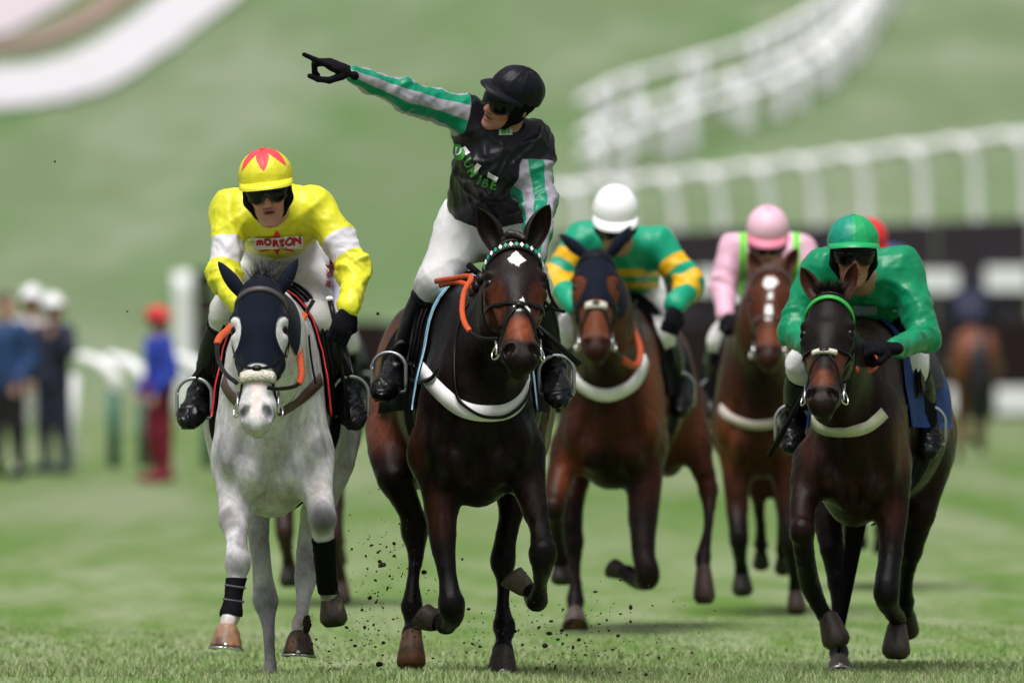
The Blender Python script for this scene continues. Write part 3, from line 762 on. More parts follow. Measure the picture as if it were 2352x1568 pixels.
    # boots
    for s in 'RL':
        B = Body(.006 if fine else .011); k_, a_, t_ = J['k' + s], J['a' + s], J['t' + s]; top = k_ + (a_ - k_) * .20; fdir = nrm(t_ - a_)
        B.limb([(top, .064 * sz), (k_ + (a_ - k_) * .45, .064 * sz), (a_ + (k_ - a_) * .16, .047 * sz), (a_, .046 * sz)], .02)
        heel = a_ - fdir * .04 * sz + A(0, 0, -.034 * sz); ball = t_ - fdir * .055 * sz
        B.cone(a_, heel, .044 * sz, .037 * sz, .02); B.cone(heel, ball, .036 * sz, .048 * sz, .02, A(0, 0, 1), .78); B.cone(a_, ball, .045 * sz, .044 * sz, .03); B.cone(ball, t_, .049 * sz, .040 * sz, .015, A(0, 0, 1), .78)
        V, Fc = B.build(2); N = normals(V, Fc); ab = nrm(a_ - k_)
        g = np.exp(-(((V - a_) @ ab + .05) / .07) ** 2); V = V + N * (waves(V, 5 + ord(s), 70, 3, ab) * .012 * g)[:, None]
        b_o = mk('boot', V, Fc, sp.get('boot_mat', M['boot']), root)
        if fine:
            v, f = tube([top + nrm(np.cross(ab, x)) * .0 for x in (A(1, 0, 0),)] * 2, .01) if False else ring(top, ab, .0635 * sz, .004, 24); mk('boot_top_seam', v, f, M['black_cloth'], b_o)
            v, f = ribbon(np.array([heel + A(0, 0, -.027), (heel + t_) / 2 + A(0, 0, -.030), t_ + A(0, 0, -.022)]), A(0, 0, -1), .050 * sz, .006); mk('sole', v, f, M['black_cloth'], b_o)
    # gloves
    for s in 'RL':
        hd = sp['hands'][s]
        if hd is None: continue
        B = Body(.0034 if fine else .007); hand_body(B, J['w' + s], A(*hd[0]), A(*hd[1]), hd[2], hd[3], sz * sp.get('handsz', 1.0)); V, Fc = B.build(1)
        mk(sp.get('glove_name', 'glove'), V, Fc, sp.get('glove_mat', M['glove']), root)
    ctx = dict(root=root, jbv=jbv, bbv=bbv, jacket=jk, breeches=bo, hr=hr, Hh=Hh, hsz=hsz, J=J)
    # helmet
    if sp.get('cap'):
        hr0 = hr; hr = head_axes(sp['head'][0], sp['head'][1] + sp.get('cap_pitch', 7), sp['head'][2])
        V, Fc, uv = cap_mesh(hc, hr, hsz * sp.get('capsz', 1.0), 96 if fine else 40, 36 if fine else 14)
        cloc = (V - hc) @ hr / hsz; cattr = sp['cap'][1](cloc, uv) if sp['cap'][1] else {}
        if fine: V = V + normals(V, Fc) * (waves(V, 31, 34, 4) * .0035 + .002 * np.cos(uv[:, 0] * 6) ** 8)[:, None]
        hm = mk('helmet', V, Fc, sp['cap'][0], root, attrs=cattr)
        cs = hsz * sp.get('capsz', 1.0)
        # peak
        pv = []; n = 18
        for lay in (0, 1):
            for j in range(5):
                for i in range(n + 1):
                    a = math.radians(-78 + 156 * i / n); t = j / 4; ext = .054 * max(0, math.cos(a * 1.12)) ** .8 * t
                    pv.append(hc + hr @ ((A(math.sin(a) * .104, math.cos(a) * .127, 0) + A(0, -.012, .057) + A(math.sin(a) * .5, 1, 0) * ext + A(0, 0, -.002 - .016 * t * t + .012 * abs(math.sin(a)) ** 2 * 0 - .010 * math.sin(a) ** 2 - lay * .006)) * cs))
        W = n + 1; T = 5 * W; pf = []
        for lay in (0, 1):
            for j in range(4):
                for i in range(n): a = lay * T + j * W + i; pf.append((a, a + 1, a + W + 1, a + W))
        for i in range(n): a = 4 * W + i; pf.append((a, a + 1, a + 1 + T, a + T))
        mk('peak', pv, pf, sp.get('peak_mat', sp['cap'][0]), hm, attrs=None if not cattr else {k: np.full(len(pv), -1.0) for k in cattr})
        v, f = lobe(hc + hr @ (A(0, -.012, .162) * cs), np.array([.012, .012, .005]) * hsz, hr); mk('button', v, f, sp.get('button_mat', sp.get('peak_mat', sp['cap'][0])), hm)
        hr = hr0
        # skull padding, ear covers and chin strap
        B = Body(.005 if fine else .010)
        B.ell(Hh(0, -.028, .016), e(.090, .092, .070), hr, .01)
        B.ell(Hh(0, .094, .018), e(.078, .10, .034), hr, .001, sub=True)
        for s in (-1, 1):
            B.ell(Hh(s * .076, .010, -.004), e(.020, .052, .052), hr, .015)
            B.cone(Hh(s * .075, .012, -.035), Hh(s * .052, .034, -.088), .022 * hsz, .011 * hsz, .015)
            B.cone(Hh(s * .052, .034, -.088), Hh(0, .062, -.122), .010 * hsz, .009 * hsz, .006)
            B.ell(Hh(s * .102, -.014, -.012), e(.018, .014, .020), hr, .006, sub=True)
        B.cone(Hh(-.055, .088, .044), Hh(.055, .088, .044), .012 * hsz, .012 * hsz, .02)
        V, Fc = B.build(1); mk('skull_padding', V, Fc, M['black_cloth'], hm)
        # goggles
        gv = []; n = 26; rows = 7
        for lay in (0, 1):
            for j in range(rows + 1):
                for i in range(n + 1):
                    a = math.radians(-74 + 148 * i / n); x = a / math.radians(74)
                    z1 = .034; z0 = -.025 + .026 * math.exp(-(x / .16) ** 2) + .018 * abs(x) ** 3 - .006 * math.exp(-((abs(x) - .45) / .2) ** 2)
                    z = z0 + (z1 - z0) * j / rows; bul = .006 * math.sin(math.pi * j / rows)
                    gv.append(Hh(math.sin(a) * (.084 + bul - lay * .004), math.cos(a) * (.100 + bul - lay * .004) + .014, z))
        W = n + 1; T = (rows + 1) * W; gf = []
        for lay in (0, 1):
            for j in range(rows):
                for i in range(n): a = lay * T + j * W + i; gf.append((a, a + 1, a + W + 1, a + W))
        for i in range(n):
            for j in (0, rows): a = j * W + i; gf.append((a, a + 1, a + 1 + T, a + T))
        if sp.get('goggles', True):
            go = mk('goggles', gv, gf, M['lens'], root)
            mb = MB()
            for j in (0, rows): mb.add(*tube([gv[j * W + i] for i in range(W)], .0035 * hsz, 6))
            mb.mk('goggle_frame', M['gogframe'], go)
    return ctx
def decal(bv, pts2d, faces, off, o, ux, uy, ray):
    """flat print laid on cloth: 2-D points placed on a plane (o,ux,uy) and dropped along ray on to the surface"""
    V = []; rv = Vector(nrm(ray)); last = None
    for x, y in pts2d:
        q = o + ux * x + uy * y; h, n, i, d = bv.ray_cast(Vector(q) - rv * .35, rv, .9)
        if h is None: V.append(q if last is None else q + nrm(ray) * last); continue
        last = (np.array(h) - q) @ nrm(ray); nn = np.array(n); nn = nn if nn @ ray < 0 else -nn
        V.append(np.array(h) + nn * off)
    return V, faces
def cut_up(me_v, me_f, step):
    bm = bmesh.new(); vs = [bm.verts.new((x, y, 0)) for x, y in me_v]
    for f in me_f:
        try: bm.faces.new([vs[i] for i in f])
        except ValueError: pass
    xs = [v.co.x for v in bm.verts]; ys = [v.co.y for v in bm.verts]
    for lo, hi, nrm_ in ((min(xs), max(xs), (1, 0, 0)), (min(ys), max(ys), (0, 1, 0))):
        k = lo + step
        while k < hi:
            bmesh.ops.bisect_plane(bm, geom=bm.verts[:] + bm.edges[:] + bm.faces[:], plane_co=Vector(nrm_) * k, plane_no=nrm_); k += step
    bmesh.ops.triangulate(bm, faces=bm.faces[:]); bm.verts.index_update()
    r = [(v.co.x, v.co.y) for v in bm.verts], [tuple(v.index for v in f.verts) for f in bm.faces]; bm.free(); return r
def text2d(s, size=1.0, bold=.0, shear=0, step=None):
    cu = bpy.data.curves.new('t', 'FONT'); cu.body = s; cu.size = size; cu.align_x = 'CENTER'; cu.align_y = 'CENTER'; cu.offset = bold; cu.shear = shear; cu.resolution_u = 3
    ob = bpy.data.objects.new('t', cu); COL.objects.link(ob); dg = bpy.context.evaluated_depsgraph_get(); me = bpy.data.meshes.new_from_object(ob.evaluated_get(dg))
    v = [(q.co.x, q.co.y) for q in me.vertices]; f = [tuple(q.vertices) for q in me.polygons]
    bpy.data.objects.remove(ob); bpy.data.curves.remove(cu); bpy.data.meshes.remove(me)
    return cut_up(v, f, step or size * .35)
def poly2d(pts, step): return cut_up(pts, [tuple(range(len(pts)))], step)
# ------------------------------------------------------------ ground, hill and everything standing behind the runners
def gz(x, y):
    x = np.asarray(x, float); y = np.asarray(y, float)
    crest = .074 * np.exp(-((y + 2.25) / 1.15) ** 2) * (1 - sstep(-.35, .75, x))
    roll = .012 * np.sin(x * 1.3 + .4 * y) * np.sin(y * .55 + 1) * sstep(-1, 3, np.abs(y))
    t = (y - 205 + .8 * np.clip(x, -60, 60) * sstep(172, 215, y)) / 30
    hill = 3.3 * np.where(t > 20, t, np.log1p(np.exp(np.minimum(t, 20)))) * sstep(152, 200, y)
    return crest + roll * (y < 60) + hill
def hillpt(x, y):
    """where the line of sight through a photo point meets the ground"""
    for Y in np.arange(20, 1500, 1.0):
        q = P(x, y, Y)
        if q[2] <= gz(q[0], Y): return A(q[0], Y, float(gz(q[0], Y)))
    return P(x, y, 800)
ys = np.concatenate([np.linspace(-60, -6, 10), np.linspace(-5.5, 8, 70), np.linspace(8.5, 60, 40), np.linspace(64, 330, 90), np.linspace(345, 2600, 50)])
xs = np.concatenate([np.linspace(-1200, -40, 16), np.linspace(-36, -4, 14), np.linspace(-3.5, 3.5, 36), np.linspace(4, 36, 14), np.linspace(40, 1200, 16)])
GX, GY = np.meshgrid(xs, ys); GV = np.stack([GX, GY, gz(GX, GY)], -1).reshape(-1, 3); nxx = len(xs)
GF = np.array([(j * nxx + i, j * nxx + i + 1, (j + 1) * nxx + i + 1, (j + 1) * nxx + i) for j in range(len(ys) - 1) for i in range(nxx - 1)])
def grass_mat():
    m, n, l = new_mat('turf'); b = n['Principled BSDF']; b.inputs['Roughness'].default_value = .9; b.inputs['Specular IOR Level'].default_value = .15
    tc = n.new('ShaderNodeTexCoord')
    def nz(scale, stretch, detail=4, rot=0):
        mp = n.new('ShaderNodeMapping'); mp.inputs['Scale'].default_value = stretch; mp.inputs['Rotation'].default_value = (0, 0, rot); l.new(tc.outputs['Object'], mp.inputs[0])
        t = n.new('ShaderNodeTexNoise'); t.inputs['Scale'].default_value = scale; t.inputs['Detail'].default_value = detail; t.inputs['Roughness'].default_value = .6; l.new(mp.outputs[0], t.inputs['Vector']); return t.outputs['Fac']
    def ramp(fac, a, b_):
        r = n.new('ShaderNodeMapRange'); r.inputs[1].default_value = a; r.inputs[2].default_value = b_; l.new(fac, r.inputs[0]); return r.outputs[0]
    def mix(f, c1, c2):
        x = n.new('ShaderNodeMix'); x.data_type = 'RGBA'; l.new(f, x.inputs[0])
        for i, c in ((6, c1), (7, c2)):
            if isinstance(c, tuple): x.inputs[i].default_value = (*c, 1)
            else: l.new(c, x.inputs[i])
        return x.outputs[2]
    sx = n.new('ShaderNodeSeparateXYZ'); l.new(tc.outputs['Object'], sx.inputs[0])
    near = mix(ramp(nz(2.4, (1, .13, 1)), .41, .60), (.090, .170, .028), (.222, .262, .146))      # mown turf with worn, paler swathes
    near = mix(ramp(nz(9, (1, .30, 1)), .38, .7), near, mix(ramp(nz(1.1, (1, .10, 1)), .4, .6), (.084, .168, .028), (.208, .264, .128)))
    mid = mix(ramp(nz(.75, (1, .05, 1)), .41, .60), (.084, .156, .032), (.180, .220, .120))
    far = mix(ramp(nz(.13, (1, .16, 1), 3, .10), .41, .60), (.094, .164, .058), (.182, .226, .146)); far = mix(ramp(nz(.30, (1, .20, 1), 3, -.15), .42, .66), far, (.122, .170, .084))  # hillside turf paler and cooler: distance haze put into its colour
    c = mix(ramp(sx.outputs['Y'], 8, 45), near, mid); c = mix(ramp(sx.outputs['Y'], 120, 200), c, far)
    l.new(c, b.inputs['Base Color']); return m
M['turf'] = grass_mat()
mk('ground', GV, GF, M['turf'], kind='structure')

# blades of grass where the lens shows them
def blades(name, n, xr, yr, hr, wr, seed):
    r = np.random.default_rng(seed); x = r.uniform(*xr, n); y = yr[0] + (yr[1] - yr[0]) * r.uniform(0, 1, n) ** (1.0 if yr[1] < 1 else 1.9)
    dens = np.sin(x * 2.1 + np.sin(y * 1.7) * 2) * np.sin(y * 1.3 + 2 * np.sin(x * .9)) * .5 + .5; keep = r.uniform(0, 1, n) < .45 + .55 * dens; x, y, dens = x[keep], y[keep], dens[keep]; n = len(x)
    h = r.uniform(*hr, n) * (.55 + .6 * dens) * (1 if yr[1] < 1 else 1 - .85 * (y - yr[0]) / (yr[1] - yr[0])); w = r.uniform(*wr, n); a = r.uniform(0, 2 * math.pi, n); lean = r.uniform(.1, .9, n) * h; la = r.uniform(0, 2 * math.pi, n)
    b = np.stack([x, y, gz(x, y) - .003], 1); s = np.stack([np.cos(a), np.sin(a), 0 * a], 1) * w[:, None]; ld = np.stack([np.cos(la) * lean, np.sin(la) * lean, h], 1); md = np.stack([np.cos(la) * lean * .3, np.sin(la) * lean * .3, h * .58], 1)
    V = np.stack([b - s, b + s, b + md + s * .75, b + md - s * .75, b + ld], 1).reshape(-1, 3); i = np.arange(n)[:, None] * 5
    F4 = np.concatenate([i + np.array([[0, 1, 2]]), i + np.array([[0, 2, 3]]), i + np.array([[3, 2, 4]])])
    t = r.uniform(0, 1, (n, 1)); q = r.uniform(0, 1, (n, 1)) ** 3
    col = (A(.135, .245, .050) * (1 - t) + A(.30, .385, .175) * t) * (1 - q) + A(.38, .37, .24) * q
    mk(name, V, F4, M['blade'], smooth=False, col=np.repeat(col, 5, 0), kind='stuff', label='short green and straw coloured grass blades of the racecourse turf', cat='grass')
M['blade'] = mat('grass_blade', attr=True, rough=.6, spec=.25)
blades('grass', 60000, (-2.3, 2.3), (-3.3, .6), (.018, .050), (.0011, .0024), 1)
blades('grass', 60000, (-2.7, 2.7), (.6, 12), (.016, .04), (.002, .004), 2)

# tracks on the far hillside
def strip(name, lower, upper, m, lift=.12):
    a = spline(np.array(lower, float), 6); b = spline(np.array(upper, float), 6); V = []
    for (x0, y0), (x1, y1) in zip(a, b):
        for t in (0, .33, .67, 1):
            q = hillpt(x0 + (x1 - x0) * t, y0 + (y1 - y0) * t); V.append(q + A(0, 0, lift))
    n = len(a); Fc = [(j * 4 + i, j * 4 + i + 1, j * 4 + 5 + i, j * 4 + 4 + i) for j in range(n - 1) for i in range(3)]
    return mk(name, V, Fc, m, kind='structure')
M['chalk'] = mat('chalk_track', (.50, .49, .515), .9, .1, noise=(.4, .05), coords='Object')
M['chalk2'] = mat('pinkish_track', (.47, .42, .45), .9, .1, noise=(.4, .06), coords='Object')
M['soil'] = mat('bare_soil', (.26, .19, .16), .95, .1, noise=(.3, .2), coords='Object')
strip('path', [(-120, 262), (0, 258), (130, 243), (250, 208), (360, 142), (470, 62), (600, -40)], [(-120, 170), (0, 165), (100, 152), (190, 120), (280, 66), (360, 6), (430, -50)], M['chalk'])
strip('path', [(-120, 132), (0, 128), (70, 122), (160, 92), (240, 50), (330, -12), (390, -60)], [(-120, 108), (0, 104), (60, 92), (130, 62), (200, 22), (270, -25), (320, -60)], M['soil'])
strip('path', [(-120, 98), (0, 92), (50, 72), (120, 32), (190, -12), (240, -60)], [(-120, -30), (0, -35), (30, -45), (60, -55), (90, -65), (120, -80)], M['chalk2'])

# running rail behind the hoarding: cranked white posts and a rail
def running_rail(pts, label, h=1.3, npost=None, post_every=1, r=.07, crank=.32, leg_mat=None, group=None, pr=None):
    pts = [np.asarray(q, float) for q in pts]; root = thing('running_rail', pts[0], label, 'rail', group)
    top = spline([q + A(0, 0, h) for q in pts], 10); v, f = tube(top, r, 8); mk('top_rail', v, f, M['white_plastic'], root)
    sp_ = spline(pts, 40); seg = np.concatenate([[0], np.cumsum(np.linalg.norm(np.diff(sp_, axis=0), axis=1))]); n = npost or int(seg[-1] / 2.2)
    for i in range(n):
        s = seg[-1] * (i + .5 + (random.uniform(-.35, .35) if pr else 0)) / n; q = A(*[np.interp(s, seg, sp_[:, k]) for k in range(3)]); c = A(crank, -.05, 0)
        path = spline([q + c + A(0, 0, -.05), q + c + A(0, 0, h * .55), q + c * .85 + A(0, 0, h * .84), q + c * .4 + A(0, 0, h * .98), q + A(0, 0, h)], 4)
        if leg_mat is None: v, f = tube(path, pr or r * .85, 8); mk('post', v, f, M['white_plastic'], root)
        else:
            k = 6; v, f = tube(path[:k + 1], r * .85, 8); po = mk('post', v, f, leg_mat, root); v, f = tube(path[k:], r * .95, 8); mk('arm', v, f, M['white_plastic'], po)
    return root
RT = [(1180, 446, 272), (1340, 430, 270), (1546, 408, 267), (1759, 384, 263), (1982, 356, 259), (2235, 326, 255), (2440, 302, 251)]
rr_ = thing('running_rail', P(1180, 540, 229), 'long white running rail on cranked posts above the dark hoarding', 'rail')
tp_ = spline([P(x, y, D - D0) for x, y, D in RT], 8); v, f = tube(tp_, .14, 8); mk('top_rail', v, f, M['white_plastic'], rr_)
for x in (1225, 1330, 1440, 1546, 1650, 1759, 1866, 1982, 2113, 2235, 2352):
    D = np.interp(x, [q[0] for q in RT], [q[2] for q in RT]); y = np.interp(x, [q[0] for q in RT], [q[1] for q in RT]); q = P(x, y, D - D0 - .1); g_ = min(q[2] - 1.3, float(gz(q[0], D - D0)) - .05)
    path = spline([q + A(-.62, 0, .02), q + A(-.30, 0, -.03), q + A(-.04, 0, -.26), q + A(.06, 0, -.70), A(q[0] + .12, q[1], g_)], 4); v, f = tube(path, .115, 8); mk('post', v, f, M['white_plastic'], rr_)

# rails winding up the hill (a pair of fences and cross pieces)
for k, (dx, dy, lab) in enumerate([(0, 0, 'lower white rail of the three winding up the far hillside'), (-30, -80, 'upper white rail of the three winding up the far hillside'), (-8, -38, 'middle white rail of the three winding up the far hillside')]):
    base = [(1335, 450), (1450, 398), (1600, 345), (1760, 290), (1880, 225), (1965, 140), (2010, 60), (2060, -30)]
    rp = [hillpt(x + dx * min(1, i), y + dy * (1 - .35 * i / 7)) for i, (x, y) in enumerate(base)]
    running_rail(rp, lab, h=(1.0, 1.5, 1.1)[k], npost=(17, 21, 14)[k], r=.12, pr=(.24, .20, .26)[k], crank=.1, group='white rails winding up the far hillside')

# dark hoarding with white panels, and birch fence with wing
M['birch'] = mat('dark_birch', (.030, .017, .018), .9, .15, noise=(9, .6), bump=(30, .8, .05), stretch=(4, 4, .4))
M['hoard'] = mat('dark_hoarding', (.026, .019, .028), .7, .3, noise=(2, .25))
def slab(name, a, b, z0, z1, th, m, parent=None, **kw):
    d = nrm((b - a) * A(1, 1, 0)); n = A(-d[1], d[0], 0) * th / 2; V = []
    for q, zz in ((a, (z0[0], z1[0])), (b, (z0[1], z1[1]))):
        for s in (-1, 1):
            for z in zz: V.append(A(q[0], q[1], z) + s * n)
    return mk(name, V, [(0, 1, 3, 2), (4, 6, 7, 5), (0, 4, 5, 1), (2, 3, 7, 6), (0, 2, 6, 4), (1, 5, 7, 3)], m, parent, smooth=False, **kw)
def at(x, y, D): return P(x, y, D - D0)
hr_ = thing('hoarding', at(1290, 690, 230), 'dark hoarding with white panels in front of the running rail', 'hoarding')
xsb = [1270, 1490, 1710, 1930, 2150, 2370]
yt = lambda x: 542 - 40 * (x - 1270) / 1100; yb = lambda x: 700 - 8 * (x - 1270) / 1100
for a, b in zip(xsb[:-1], xsb[1:]):
    pa, pb = at(a, 0, 230), at(b - 3, 0, 230)
    slab('board', pa, pb, (at(a, yb(a), 230)[2] - 1.0, at(b, yb(b), 230)[2] - 1.0), (at(a, yt(a), 230)[2], at(b, yt(b), 230)[2]), .12, M['hoard'], hr_)
for a, b, y0, y1 in ((1598, 1650, 618, 672), (1970, 2030, 618, 672), (2110, 2200, 620, 670), (2264, 2362, 612, 668)):
    pa, pb = at(a, 0, 229.85), at(b, 0, 229.85)
    slab('panel', pa, pb, (at(a, y1, 229.85)[2],) * 2, (at(a, y0, 229.85)[2],) * 2, .05, M['white_plastic'], hr_)
bf = thing('steeplechase_fence', at(1400, 959, 191), 'dark birch steeplechase fence with white boards along its foot', 'fence')
xsb = list(range(455, 2500, 146))
for a, b in zip(xsb[:-1], xsb[1:]):
    pa, pb = at(a, 0, 191), at(b - 2, 0, 191); t = 742 + random.uniform(-6, 6)
    slab('birch_panel', pa, pb, (0, 0), (at(a, t, 191)[2], at(b, t + random.uniform(-4, 4), 191)[2]), .9, M['birch'], bf)
for a, b in ((2172, 2228), (2288, 2400)):
    slab('foot_board', at(a, 0, 190.4), at(b, 0, 190.4), (.08, .08), (.52, .52), .06, M['white_plastic'], bf)
wg = thing('fence_wing', at(440, 959, 190), 'dark slatted wing with a white end post beside the fence', 'fence wing')
v, f = tube(spline([at(424, 962, 189), at(424, 800, 189), at(420, 625, 189)], 4), .165, 10); mk('post', v, f, M['white_plastic'], wg)
for i in range(6):
    z0 = .1 + i * .40; slab('slat', at(446, 0, 190.2), at(530 - i * 7, 0, 190.2), (z0, z0), (z0 + .37, z0 + .37 - .02), .08, M['birch'], wg)

# near rail on green legs, left
M['green_post'] = mat('green_post', (.03, .12, .09), .5, .4, noise=(10, .15))
for x, lab in ((262, 'white rail arm on a green post between the dark coat and the red cap'), (330, 'white rail arm on a green post beside the red cap'), (478, 'white rail arm on a green post behind the grey horse')):
    rt = thing('rail_post', at(x, 1072, 113), lab, 'rail post', 'green legged rail posts')
    q = at(x, 1074, 113); v, f = tube([q, q + A(0, 0, .78)], .062, 8); mk('post', v, f, M['green_post'], rt)
    path = spline([q + A(.03, 0, .74), q + A(.0, 0, .90), q + A(-.16, .1, 1.04), q + A(-.36, .3, 1.10)], 4); v, f = tube(path, [.06, .07, .07, .055], 8); mk('rail_arm', v, f, M['white_plastic'], rt)
rt = thing('rail_post', at(155, 1080, 112), 'white upright post beside the dark navy coat', 'rail post')
v, f = tube([at(158, 1082, 112), at(156, 980, 112), at(160, 860, 112)], .10, 8); mk('post', v, f, M['white_plastic'], rt)
# ------------------------------------------------------------ the runners
def J_of(Y, **px): return {k: P(v[0], v[1], Y + v[2]) for k, v in px.items()}
def silk(name, base, masks=(), rough=.46, spec=.24, sheen=.05):
    return mat(name, base, rough, spec, masks=masks, noise=(6, .05), bump=(70, .20, .005), sheen=sheen, ridged=(13, .6, .012), stretch=(1, 1, .5))

# ---- 1 leading dark bay
def coat_lead(V, N, c):
    H, p = c['H'], c['p']; base = (.0075, .0045, .0040)
    col = blobs(V, base, [
        (p(900, 880, 1.1), (.16, .6, .30), (.120, .036, .018), .9), (p(868, 990, 1.25), (.10, .3, .16), (.13, .04, .022), .8),
        (p(1270, 1000, 1.25), (.08, .4, .14), (.09, .028, .016), .8), (p(962, 1020, .15), (.06, .2, .16), (.040, .012, .007), .8),
        (p(1010, 1180, .05), (.07, .2, .14), (.030, .010, .006), .8), (p(1090, 1090, .0), (.16, .1, .06), (.020, .009, .006), .7), (p(1225, 1130, .05), (.07, .2, .10), (.022, .009, .008), .7),
        (p(960, 900, .3), (.06, .3, .12), (.028, .009, .006), .7)])
    hb = blobs(V, (.013, .0075, .0072), [(H(s * .072, -.06, .28), (.050, .11, .11), (.075, .020, .009), .95) for s in (-1, 1)] + [
        (H(0, -.03, .445), (.062, .06, .085), (.20, .052, .020), .95), (H(0, -.03, .20), (.045, .06, .11), (.018, .013, .0145), .9),
        (H(0, -.05, .57), (.10, .10, .060), (.0055, .005, .005), 1.0)] + [(H(s * .095, -.06, .18), .036, (.012, .007, .006), .9) for s in (-1, 1)])
    k = c['hm'][:, None]; col = col * (1 - k) + hb * k
    z = V[:, 2]; k = (sstep(.62, .42, z) * (c['hm'] < .1))[:, None]; return col * (1 - k) + A(.0062, .0055, .0062) * k
DOWN = (0, -1, .0)
LEAD = dict(Y=-1.0, cx=1095, hw=133, withers=(1078, 672), bot=1156, rump=(1066, 684, 205, 1120), vox=.0082, dark=(.012, .007, .006),
    poll=(1183, 548, -.42), tip=(1203, 829, -.85), yaw=9, hwid=1.12, neck=(1158, 742, -.10), nbx=16, nkw=.88, ears=[(1136, 552, 1097, 477), (1224, 550, 1262, 470)], ear_w=.050,
    label='dark bay horse with a white forehead diamond, leading the field', coat=coat_lead,
    legs=[
        dict(j=[(990, 1040, .16, 50), (1006, 1110, .10, 46), (1013, 1165, .06, 39), (1018, 1250, 0, 30), (1028, 1322, -.05, 22), (1037, 1388, -.08, 29), (1040, 1415, -.02, 25), (1030, 1434, .22, 18), (1024, 1434, .28, 22), (1006, 1424, .36, 17)], knee=[5],
             h=((1004, 1426, .36), (976, 1404, .39), 33, (-.3, 0, -1)), hc=(.07, .05, .04)),
        dict(j=[(1200, 1040, .16, 52), (1215, 1110, .08, 42), (1230, 1174, 0, 30), (1241, 1218, -.07, 25), (1247, 1270, -.12, 30), (1246, 1300, -.09, 25), (1241, 1340, .08, 17), (1233, 1380, .2, 24), (1216, 1356, .27, 18)], knee=[4],
             h=((1212, 1350, .28), (1184, 1316, .30), 31, (-.4, -.3, -1)), hc=(.10, .08, .06)),
        dict(j=[(905, 960, 1.25, 66), (893, 1030, 1.10, 50), (909, 1100, .98, 42), (942, 1172, 1.0, 30), (952, 1216, 1.02, 31), (955, 1278, .98, 19), (949, 1330, .93, 15), (946, 1392, .88, 24), (947, 1432, .85, 18), (946, 1455, .82, 25)], knee=[4],
             dome=True, h=((946, 1460, .82), (944, 1538, .80), 37, DOWN), hc=(.17, .07, .028), hb=[(P(945, 1468, -.2), (.08, .1, .022), (.22, .13, .10), .9), (P(945, 1490, -.2), (.08, .1, .012), (.05, .03, .022), .8)]),
        dict(j=[(1185, 1040, 1.1, 60), (1180, 1130, .95, 40), (1174, 1180, .90, 26), (1162, 1236, .88, 26), (1155, 1288, .88, 28), (1157, 1337, .84, 17), (1155, 1390, .80, 16), (1158, 1438, .76, 25), (1157, 1472, .72, 19), (1155, 1496, .69, 27)], knee=[4],
             h=((1155, 1500, .68), (1153, 1564, .63), 39, DOWN), hc=(.035, .026, .022), shoe=True)])
c1 = horse(LEAD); H = c1['H']
bandm, bn, bl_ = new_mat('diamond_band'); bb_ = bn['Principled BSDF']; bb_.inputs['Base Color'].default_value = (.01, .01, .01, 1); bb_.inputs['Roughness'].default_value = .4
br = bridle(c1, dict(brow=dict(w=.026, mat=bandm), nose=(.305, .335)))
gm_ = mat('emerald_inlay', (.01, .26, .15), .4, .4)
for i in range(17):
    t = -80 + 10 * i; pt, nn = head_pt(c1, t, .05 + .036 * (abs(t) / 88) ** 2, .014); w = nrm(np.cross(nn, c1['d'])); r = .0098
    q = [pt + w * r * .8, pt + c1['d'] * r * 1.25, pt - w * r * .8, pt - c1['d'] * r * 1.25]; q += [x + nn * .003 for x in q]
    mk('band_diamond', q, [(4, 5, 6, 7), (0, 1, 5, 4), (1, 2, 6, 5), (2, 3, 7, 6), (3, 0, 4, 7)], M['white_print'] if i % 2 else gm_, br, smooth=False)
def hair_patch(c, name, pts, step=.008, seed=2, off=.0022, colr=(.72, .70, .70), jag=.004):
    """white marking: short hairs lying on the skin; pts in head coordinates (lateral, down the face)"""
    r = np.random.default_rng(seed); pp = []
    for i in range(len(pts)):
        a, b = np.array(pts[i]), np.array(pts[(i + 1) % len(pts)])
        for k in range(6): q = a + (b - a) * k / 6; pp.append(tuple(q + r.normal(size=2) * jag * .5))
    v2, f2 = poly2d(pp, step); H = c['H']; V, Fc = decal(c['bv'], v2, f2, off, H(0, 0, 0), c['l'] * c['hs'], c['d'] * c['hs'], -c['u'])
    mb = MB().add(V, Fc); cen = np.mean(pp, 0)
    for i in range(len(pp) * 3):
        k = r.integers(len(pp)); a = np.array(pp[k]); o = a + (cen - a) * .15; tip2 = a + (a - cen) / max(.01, np.linalg.norm(a - cen)) * r.uniform(0, jag * 1.4) + A(0, jag * r.uniform(0, 1.2)); s = A(.0014, .0006)
        vv, ff = decal(c['bv'], [o - s, o + s, tip2], [(0, 1, 2)], off, H(0, 0, 0), c['l'] * c['hs'], c['d'] * c['hs'], -c['u']); mb.add(vv, ff)
    return mk(name, mb.V, mb.F, M['hair'], c['root'], smooth=False, col=np.tile(np.array(colr), (len(mb.V), 1)))
hair_patch(c1, 'star_marking', [(-.001, .074), (.034, .112), (.000, .152), (-.035, .113)], seed=4, jag=.0035)
hair_patch(c1, 'snip_marking', [(.014, .292), (.018, .316), (.040, .342), (.036, .362), (.012, .352), (-.006, .358), (-.024, .356), (-.020, .330), (0, .312)], seed=5, jag=.004)
# teeth and lip
v, f = lobe(H(0, -.085, .592), np.array([.030, .012, .007]), c1['HR']); mk('teeth', v, f, mat('teeth', (.42, .30, .12), .4, .4), c1['root'])
